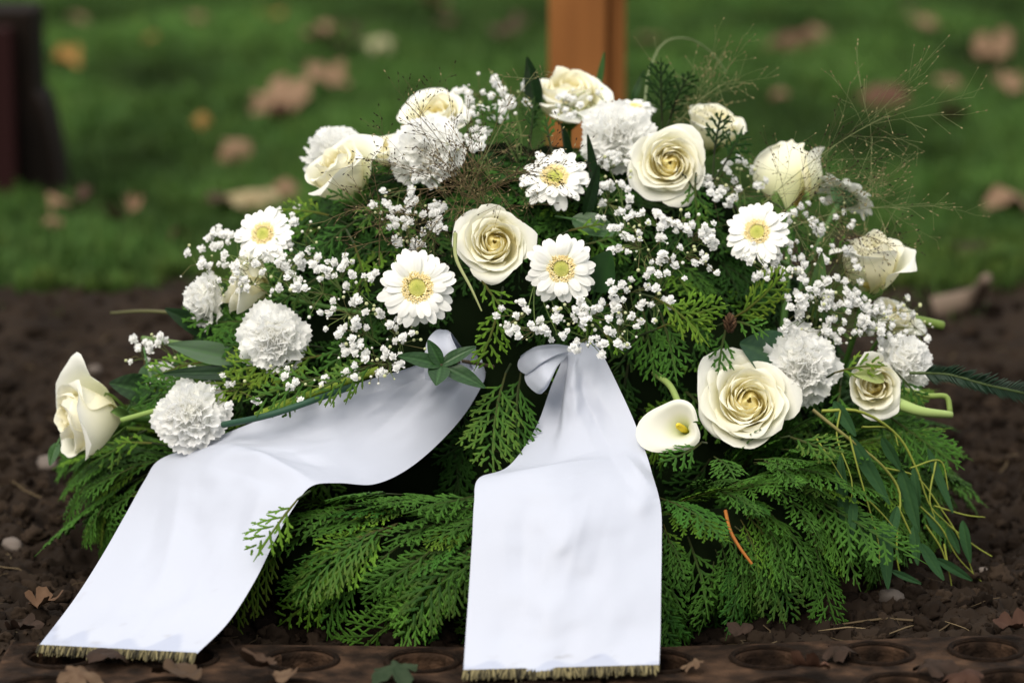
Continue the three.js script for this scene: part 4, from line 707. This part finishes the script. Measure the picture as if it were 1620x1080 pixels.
// ---------------------------------------------------------------- drooping narrow-leaved branch at the right
{
  const base = at(1285, 650, 0.02), t = thing('eucalyptus_branch', 'drooping branch with narrow green leaves and yellow green twigs at the right', 'eucalyptus branch', base);
  const Q = (px, py) => at(px, py, 0.045 + 0.05 * clamp((py - 650) / 250) - 0.1 * clamp((px - 1350) / 200)).sub(base), YG = [0.26, 0.3, 0.05], OL = [0.2, 0.17, 0.07];
  const lines = [[[1285, 648], [1340, 690], [1400, 740], [1425, 780], [1418, 850], [1425, 905], [1450, 925]], [[1300, 650], [1360, 650], [1420, 690], [1450, 740], [1470, 800], [1500, 830]], [[1345, 690], [1355, 735], [1375, 800], [1390, 860], [1392, 890]], [[1400, 740], [1450, 755], [1490, 805], [1520, 850], [1540, 905]], [[1445, 790], [1490, 835], [1515, 880], [1555, 920]], [[1290, 690], [1310, 720], [1335, 760]], [[1330, 650], [1325, 690], [1350, 760], [1345, 800]], [[1375, 790], [1400, 815], [1415, 835]], [[1440, 740], [1490, 730], [1500, 775]], [[1480, 800], [1530, 815], [1560, 818]], [[1465, 830], [1490, 870], [1505, 920]], [[1500, 830], [1545, 865], [1570, 880]], [[1365, 675], [1410, 680], [1420, 705]], [[1480, 730], [1470, 790], [1480, 820]], [[1495, 860], [1500, 900], [1508, 930]], [[1420, 800], [1450, 860], [1490, 915]]];
  for (const [i, l] of lines.entries()) { const mb = new MB(), pts = spline(l.map((q) => Q(q[0] + gauss() * 2, q[1])), 22), r0 = i < 2 ? 0.0019 : 0.0011; mb.tube(pts, pts.map((_, k) => lerp(r0, 0.0005, k / 22)), i === 0 ? pts.map((_, k) => mixc(OL, YG, k / 12)) : YG, 5); part('twig', mb.geo(), M.stem, t); }
  const lv = [[1345, 690, 1405, 795, 22], [1425, 740, 1455, 840, 26], [1358, 812, 1392, 895, 24], [1398, 822, 1402, 930, 24], [1468, 710, 1505, 812, 18], [1522, 820, 1532, 888, 18], [1455, 855, 1488, 912, 20], [1445, 738, 1453, 800, 14], [1330, 720, 1338, 860, 20], [1498, 830, 1518, 870, 14], [1445, 830, 1452, 892, 18], [1320, 635, 1355, 690, 20], [1420, 800, 1406, 862, 18], [1395, 690, 1425, 740, 18], [1465, 810, 1495, 850, 18], [1350, 780, 1345, 850, 14], [1480, 880, 1540, 915, 14], [1410, 900, 1455, 920, 10]];
  for (const [a, b, c, d, w] of lv) { const p0 = Q(a, b), p1 = Q(c, d), v = p1.clone().sub(p0), m = part('leaf', leafGeo(v.length(), w / 3200 * 0.95, 0.2, rr(-0.1, 0.1), [0.027, 0.075, 0.028], [0.05, 0.115, 0.038]), M.matte, t); m.position.copy(p0).z += rr(-0.005, 0.012); m.quaternion.copy(frame(v, V(rr(-0.9, 0.9), 0.3, 1))); }
}
// ---------------------------------------------------------------- small stems, twig, cone, yew
const stick = (name, label, cat, pts, r, c, mat = M.stem) => { const p0 = pts[0], mb = new MB(), s = spline(pts.map((p) => p.clone().sub(p0)), 14); mb.tube(s, s.map((_, k) => Array.isArray(r) ? lerp(r[0], r[1], k / 14) : r), c, 9); return single(name, label, cat, mb.geo(), mat, p0); };
stick('cut_stem', 'thick green cut stem poking out right below the far right rose', 'stem', [P(1400, 500, -0.02), P(1445, 505, 0), P(1492, 515, 0.01)], 0.0048, [0.19, 0.28, 0.06]);
stick('cut_stem', 'pale green cut stem lying right of the small right rose', 'stem', [P(1410, 634, 0.07), P(1455, 650, 0.09), P(1506, 656, 0.1)], [0.0066, 0.0034], [0.36, 0.48, 0.16]);
stick('cut_stem', 'thin bent green stem just above the pale cut stem', 'stem', [P(1425, 615, 0.05), P(1470, 626, 0.07), P(1498, 628, 0.08), P(1504, 652, 0.08)], 0.0028, [0.26, 0.36, 0.09]);
stick('flower_stem', 'bright yellow green stem running along the upper edge of the left ribbon', 'stem', [P(600, 585, 0.0), P(540, 606, 0.0), P(470, 632, 0.0), P(405, 658, 0.0)], 0.0042, [0.26, 0.37, 0.04]);
stick('flower_stem', 'dark blue green jointed stem leading to the lowest left carnation', 'stem', [P(560, 610, 0.03), P(430, 655, 0.06), P(352, 672, 0.05)], 0.0032, [0.03, 0.08, 0.05]);
stick('flower_stem', 'green stem between the far left rose and the leaf', 'stem', [P(260, 645, 0.04), P(190, 665, 0.07)], 0.0026, [0.22, 0.33, 0.08]);
stick('flower_stem', 'pale green stem arching left of the calla', 'stem', [P(1035, 590, 0.0), P(1060, 610, 0.03), P(1075, 640, 0.05)], 0.0032, [0.25, 0.34, 0.1]);
stick('flower_stem', 'green stem reaching left over the soil below the side on carnation', 'stem', [P(360, 560, 0.0), P(290, 545, 0.0), P(225, 535, -0.01)], [0.004, 0.0026], [0.12, 0.2, 0.06]);
stick('flower_stem', 'thin pale stem behind the far left greenery', 'stem', [P(330, 500, -0.1), P(230, 492, -0.12), P(175, 495, -0.13)], [0.0022, 0.0012], [0.12, 0.12, 0.05]);
stick('dry_grass', 'pale arching grass blade above the topmost sprigs', 'grass blade', [P(1020, 165, -0.03), P(1028, 110, -0.04), P(1050, 68, -0.05), P(1085, 60, -0.06), P(1125, 82, -0.07), P(1150, 115, -0.08)], [0.0012, 0.0005], [0.18, 0.22, 0.1]);
stick('twig', 'thin orange brown twig hanging in the fronds right of the right ribbon', 'twig', [at(1148, 808, 0.15), at(1156, 840, 0.17), at(1172, 868, 0.18), at(1190, 892, 0.185)], [0.0018, 0.0013], [0.42, 0.15, 0.03]);
stick('dry_grass', 'narrow dry grass leaf curling down left of the centre gerbera', 'grass blade', [P(720, 370, 0.07), P(722, 410, 0.09), P(745, 455, 0.09), P(762, 492, 0.09)], [0.0022, 0.0007], [0.3, 0.33, 0.14]);
stick('twig', 'dead stick with pale bark lying on the soil edge at far right', 'stick', [onGround(1480, 490), onGround(1540, 470, 0.02), onGround(1562, 440, 0.06)], [0.02, 0.008], [0.16, 0.12, 0.09], M.matte);
{
  const p = P(1155, 513, 0.045), mb = new MB(); for (let i = 0; i < 34; i++) { const a = i * 2.4, q = i / 33, r = 0.0048 * Math.sin(Math.PI * (0.2 + 0.75 * q)), y = lerp(-0.007, 0.008, q); mb.tube([V(Math.cos(a) * r * 0.3, y - 0.001, Math.sin(a) * r * 0.3), V(Math.cos(a) * r, y + 0.001, Math.sin(a) * r), V(Math.cos(a) * r * 1.5, y + 0.004, Math.sin(a) * r * 1.5)], [0.0014, 0.0017, 0.0004], mixc([0.05, 0.03, 0.02], [0.16, 0.09, 0.05], rnd()), 4); }
  single('brown_cone', 'tiny brown dried cone in the green fronds below the right gerbera', 'cone', mb.geo(), M.dead, p);
}
{
  const base = at(1440, 590, -0.02), t = thing('yew_twig', 'dark needle twig sticking out right over the bare soil', 'yew twig', base), pts = spline([at(1440, 590, -0.02), at(1500, 592, 0.0), at(1560, 608, 0.01), at(1650, 628, 0.0)].map((p) => p.sub(base)), 60), mb = new MB(), mn = new MB();
  mb.tube(pts, 0.0016, [0.06, 0.09, 0.03], 6); part('stem', mb.geo(), M.stem, t);
  for (let i = 8; i < 60; i++) for (const sg of [-1, 1]) { const d = pts[Math.min(i + 1, 60)].clone().sub(pts[i - 1]).normalize(), dir = V(0, sg * 0.8, rr(-0.1, 0.5)).addScaledVector(d, 0.75).normalize(), L = rr(0.011, 0.017); mn.tube([pts[i], pts[i].clone().addScaledVector(dir, L * 0.6), pts[i].clone().addScaledVector(dir, L).add(V(0.001, 0, 0))], [0.0008, 0.001, 0.0002], [0.016, 0.04, 0.022], 4); }
  part('needles', mn.geo(), M.leaf, t, 'stuff');
}

// ---------------------------------------------------------------- wispy grass plumes
const seedG = (() => { const g = new THREE.IcosahedronGeometry(1, 0); return g; })();
// [base px, py, tip px, py, spread px, rays, dz, colour, label]
const PL = [
  [1180, 350, 1400, 185, 170, 24, 0.03, 0, 'large wispy grass plume sweeping out to the upper right'],
  [1210, 370, 1330, 280, 150, 26, 0.06, 1, 'seedy grass plume over the closed rose and the backward gerbera'],
  [1030, 250, 1150, 130, 120, 26, -0.03, 0, 'pale grass plume fanning behind the upper sprigs'],
  [1230, 370, 1440, 330, 130, 24, 0.04, 0, 'wispy grass plume reaching right past the backward gerbera'],
  [760, 330, 640, 160, 120, 13, 0.05, 1, 'grass plume with dark seeds over the speckled upper left rose'],
  [790, 340, 560, 250, 100, 11, 0.07, 1, 'dark seeded grass plume leaning left across carnation and bud'],
  [720, 400, 760, 250, 110, 30, 0.045, 2, 'tangled brown grass plume above the central rose'],
  [800, 370, 700, 280, 110, 30, 0.03, 2, 'brownish grass tangle between upper left carnation and upward gerbera'],
  [600, 420, 600, 310, 90, 18, 0.05, 2, 'brown grass tangle under the upper left rose bud'],
  [715, 330, 650, 430, 70, 24, 0.1, 1, 'fine seeded grass stems drooping over the largest gerbera'],
  [770, 300, 880, 280, 90, 22, 0.085, 1, 'fine seeded grass stems crossing the upward gerbera'],
  [740, 310, 850, 110, 60, 10, 0.0, 0, 'few thin grass stems rising left of the wooden post'],
  [1330, 380, 1420, 400, 70, 14, 0.06, 1, 'short seeded grass stems over the tall far right rose'],
];
for (const [bx, by, tx, ty, sp, n, dz, kind, label] of PL) {
  const base = P(bx, by, dz - 0.03), tip = at(tx, ty, zDef(bx, by) + dz + 0.01), t = thing('grass_plume', label, 'ornamental grass', base), mb = new MB(), ms = new MB(), L = (p) => p.clone().sub(base);
  const sc = [[0.26, 0.28, 0.13], [0.12, 0.09, 0.05], [0.2, 0.15, 0.075]][kind], dk = [[0.2, 0.17, 0.08], [0.025, 0.018, 0.012], [0.05, 0.035, 0.02]][kind], rad = kind === 2 ? 0.00024   : 0.00015;
  const axis = bez(base, base.clone().lerp(tip, 0.5).add(V(0, 0.02, 0.0)), tip, 20); mb.tube(axis.map(L), axis.map((_, i) => lerp(0.0005, 0.0002, i / 20)), sc, 4);
  const dir0 = tip.clone().sub(base).normalize(), R = sp / 1600;
  for (let i = 0; i < n; i++) {
    const o = axis[Math.floor(lerp(4, 19, rnd() ** 0.8))], d = dir0.clone().multiplyScalar(rr(0.1, 0.9)).add(V(gauss() * 0.9, gauss() * 0.9, gauss() * 0.45)).normalize(), len = R * rr(0.45, 1.1), e = o.clone().addScaledVector(d, len), m = o.clone().lerp(e, 0.5).add(V(gauss(), gauss() + 0.6, gauss()).multiplyScalar(len * 0.1));
    const c = bez(o, m, e, 7); mb.tube(c.map(L), rad, sc, 3);
    for (let j = 0; j < 6; j++) { const q = c[2 + (j % 6)], d2 = d.clone().multiplyScalar(0.8).add(V(gauss() * 0.8, gauss() * 0.8, gauss() * 0.6)).normalize(), e2 = q.clone().addScaledVector(d2, len * rr(0.12, 0.4)); mb.tube([L(q), L(e2)], rad * 0.85, sc, 3); for (const w of rnd() < 0.5 ? [1] : [1, 0.6]) { const s = q.clone().lerp(e2, w), f = new THREE.Matrix4().compose(L(s), frame(d2, V(0, 0, 1)), V(0.00062, 0.0015, 0.00062).multiplyScalar(rr(0.8, 1.2))); ms.add(seedG, f, rnd() < 0.8 ? dk : [0.32, 0.27, 0.14]); } }
  }
  part('stem', mb.geo(), M.hair, t); part('seeds', ms.geo(), M.matte, t, 'stuff');
}

// ---------------------------------------------------------------- fallen leaves
function fallen(size, lobes, c0, c1, curl) {
  const ph = rr(0, 6), cu = rr(-1, 1);
  return grid(40, 6, (a, t) => {
    const th = a * Math.PI * 2, cut = 0.45 * Math.abs(Math.sin(th * lobes / 2)) + 0.1 * Math.abs(Math.sin(th * lobes * 1.5)), r = size * (0.55 + cut) * (0.75 + 0.25 * Math.cos(th)) * t, x = Math.cos(th) * r, y = Math.sin(th) * r;
    const z = curl * 1.6 * (x * x * (1 + cu) + y * y * (1 - cu)) / size + 0.045 * size * Math.sin(th * lobes) * t * t + 0.25 * size * fbm(x / size * 1.8 + ph, y / size * 1.8, ph, 2) * t;
    return { p: [x, z, y], c: mixc(c0, c1, clamp(0.5 + 0.7 * fbm(x / size * 2.5, y / size * 2.5, ph, 2) + 0.3 * Math.abs(Math.sin(th * lobes / 2)) ** 6)) };
  });
}
const TAN = [[0.2, 0.11, 0.065], [0.3, 0.18, 0.11]], RED = [[0.085, 0.035, 0.022], [0.14, 0.066, 0.042]], PALE = [[0.3, 0.26, 0.14], [0.4, 0.36, 0.2]], ORG = [[0.3, 0.14, 0.04], [0.36, 0.2, 0.06]], DKB = [[0.05, 0.03, 0.02], [0.09, 0.05, 0.035]];
// [px, py, size px, colours, lift, label]
const FL = [
  [1397, 150, 100, RED, 0.5, 'large reddish brown fallen leaf on the lawn behind the long plume'], [1262, 68, 92, RED, 0.4, 'reddish brown fallen leaf near the top right of the wooden post'], [1470, 45, 44, TAN, 0.2, 'small tan fallen leaf high on the lawn at right'], [1600, 325, 120, TAN, 0.6, 'large tan leaf curled at the far right lawn edge'], [1525, 428, 80, ORG, 0.7, 'rust orange curled leaf on the soil at right'], [1565, 108, 64, TAN, 0.4, 'brown leaf by the far right border of the lawn'], [1500, 130, 42, TAN, 0.3, 'tan leaf between the two upper right leaves'], [1600, 145, 50, TAN, 0.3, 'tan leaf at the very right lawn border'], [1030, 62, 46, TAN, 0.2, 'tan leaf on the lawn just right of the wooden post'], [795, 68, 64, DKB, 0.5, 'dark brown leaf on the lawn left of the wooden post'], [600, 70, 56, PALE, 0.3, 'pale yellow leaf on the lawn in the upper middle'], [560, 48, 44, DKB, 0.4, 'dark leaf behind the pale yellow one'], [500, 66, 60, TAN, 0.3, 'tan leaf left of the pale yellow leaf'], [545, 90, 60, DKB, 0.4, 'brown leaf between the tan and pale leaves'], [525, 140, 76, TAN, 0.3, 'flat pinkish tan leaf above the upper left carnation'], [428, 170, 110, TAN, 0.15, 'long flat tan leaf on the lawn left of the carnations'], [378, 235, 60, TAN, 0.6, 'tan curled leaf with dark shadow left of the upper left flowers'], [400, 318, 96, [[0.34, 0.24, 0.13], [0.42, 0.32, 0.18]], 0.4, 'pale buff leaf on the lawn behind the left gerbera'], [450, 300, 50, TAN, 0.4, 'tan leaf beside the pale buff leaf'], [318, 190, 30, ORG, 0.4, 'small orange brown leaf on the left lawn'], [110, 108, 52, ORG, 0.3, 'orange tan leaf near the gravestone top'], [120, 28, 34, TAN, 0.3, 'small tan leaf at the upper left beyond the gravestone'], [310, 34, 40, TAN, 0.2, 'dull leaf at the top left lawn'], [430, 32, 40, ORG, 0.2, 'orange leaf at the top of the lawn'], [690, 16, 50, TAN, 0.3, 'tan leaf at the very top of the lawn in the middle'], [90, 325, 46, TAN, 0.7, 'tan leaf at the foot of the gravestone'], [130, 330, 40, DKB, 0.5, 'dark leaf right of the gravestone foot'], [85, 355, 34, TAN, 0.5, 'brown leaf below the gravestone foot'], [185, 360, 40, DKB, 0.6, 'dark brown curled leaf on the near left lawn'], [212, 340, 30, TAN, 0.5, 'small brown leaf on the near left lawn'], [280, 372, 34, RED, 0.6, 'russet leaf at the left lawn edge'], [340, 318, 40, DKB, 0.5, 'dark leaf left of the pale buff leaf'], [440, 195, 36, RED, 0.4, 'red brown leaf under the long flat tan leaf'], [1240, 150, 28, TAN, 0.3, 'tan speck of leaf behind the pale plume'], [1290, 52, 40, TAN, 0.3, 'tan leaf touching the reddish one near the post'], [1440, 20, 44, DKB, 0.3, 'dark leaf high at the upper right'], [1590, 60, 40, DKB, 0.3, 'dark leaf at the upper right lawn border'], [1510, 200, 50, DKB, 0.4, 'dark brown leaf low on the right lawn'], [700, 40, 30, DKB, 0.3, 'small dark leaf left of the post near the top'], [240, 60, 24, ORG, 0.3, 'tiny orange leaf at the upper left'],
  [62, 962, 60, [[0.2, 0.1, 0.055], [0.26, 0.14, 0.08]], 0.5, 'brown leaf on the soil beside the left ribbon end'], [180, 1040, 80, DKB, 0.3, 'dark crumpled leaf lying over the fringe of the left ribbon'], [290, 1075, 90, [[0.13, 0.075, 0.045], [0.17, 0.1, 0.06]], 0.3, 'brown leaf on the edging stone in front of the left ribbon'], [120, 1072, 70, TAN, 0.2, 'tan leaf at the bottom left on the edging'], [410, 1062, 76, [[0.1, 0.055, 0.035], [0.15, 0.085, 0.055]], 0.7, 'curled brown leaf between two edging holes left'], [440, 1076, 50, TAN, 0.5, 'tan leaf at the bottom between the ribbons'], [625, 1062, 78, [[0.04, 0.07, 0.03], [0.07, 0.1, 0.05]], 0.2, 'dull green lobed leaf on the edging between the ribbons'], [1285, 1062, 66, [[0.2, 0.09, 0.055], [0.25, 0.12, 0.08]], 0.4, 'rust brown leaf on the edging at lower right'], [1325, 1030, 60, DKB, 0.8, 'dark crumpled leaf between the lower right holes'], [1470, 1058, 70, DKB, 0.8, 'dark leaf on the edging near the right corner'], [1530, 1070, 80, RED, 0.7, 'dark red brown leaf at the lower right corner'], [1605, 1000, 60, RED, 0.6, 'russet leaf at the right border beside the edging'], [1100, 1050, 40, TAN, 0.3, 'small tan leaf right of the gold fringe'], [1170, 1005, 40, DKB, 0.4, 'brown leaf fragment on the soil above the edging'], [30, 1000, 60, DKB, 0.5, 'dark leaf at the lower left border'],
];
for (const [px, py, sz, c, lift, label] of FL) {
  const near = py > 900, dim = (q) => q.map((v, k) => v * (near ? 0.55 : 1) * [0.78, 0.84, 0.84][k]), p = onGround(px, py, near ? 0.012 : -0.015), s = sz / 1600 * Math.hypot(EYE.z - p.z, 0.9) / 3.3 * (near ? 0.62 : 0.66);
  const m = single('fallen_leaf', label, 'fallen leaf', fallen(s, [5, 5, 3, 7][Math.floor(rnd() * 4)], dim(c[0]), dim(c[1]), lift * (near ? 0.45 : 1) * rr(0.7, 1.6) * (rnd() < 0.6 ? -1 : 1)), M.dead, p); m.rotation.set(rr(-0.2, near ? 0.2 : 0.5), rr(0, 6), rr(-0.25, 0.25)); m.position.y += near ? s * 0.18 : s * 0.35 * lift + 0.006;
}
{ // stones in the soil
  const pebble = (k) => { const g = new THREE.IcosahedronGeometry(1, 3), p = g.attributes.position, q = new THREE.Vector3(); for (let i = 0; i < p.count; i++) { q.fromBufferAttribute(p, i); const d = 1 + 0.22 * fbm(q.x + k, q.y, q.z, 3); p.setXYZ(i, q.x * d, q.y * d * 0.6, q.z * d * 0.8); } g.deleteAttribute('normal'); g.deleteAttribute('uv'); const w = mergeVertices(g); w.computeVertexNormals(); return w; };
  for (const [px, py, s, c, label] of [[18, 845, 0.013, 0.14, 'grey brown stone on the soil at the left border'], [74, 745, 0.014, 0.13, 'flat tan stone below the far left rose'], [1410, 945, 0.014, 0.07, 'round clod like stone below the drooping branch'], [1556, 900, 0.006, 0.18, 'small pale pebble right of the drooping branch'], [148, 587, 0.009, 0.13, 'small pale stone on the soil above the far left rose']]) { const p = onGround(px, py), mt = new THREE.MeshStandardMaterial({ roughness: 0.8 }); mt.color.setRGB(c, c * 0.8, c * 0.66); const m = single('stone', label, 'stone', pebble(px), mt, p); m.scale.setScalar(s); m.position.y = soilH(p.x, p.z) + s * 0.3; m.rotation.y = px; }
}
renderer.render(scene, camera);
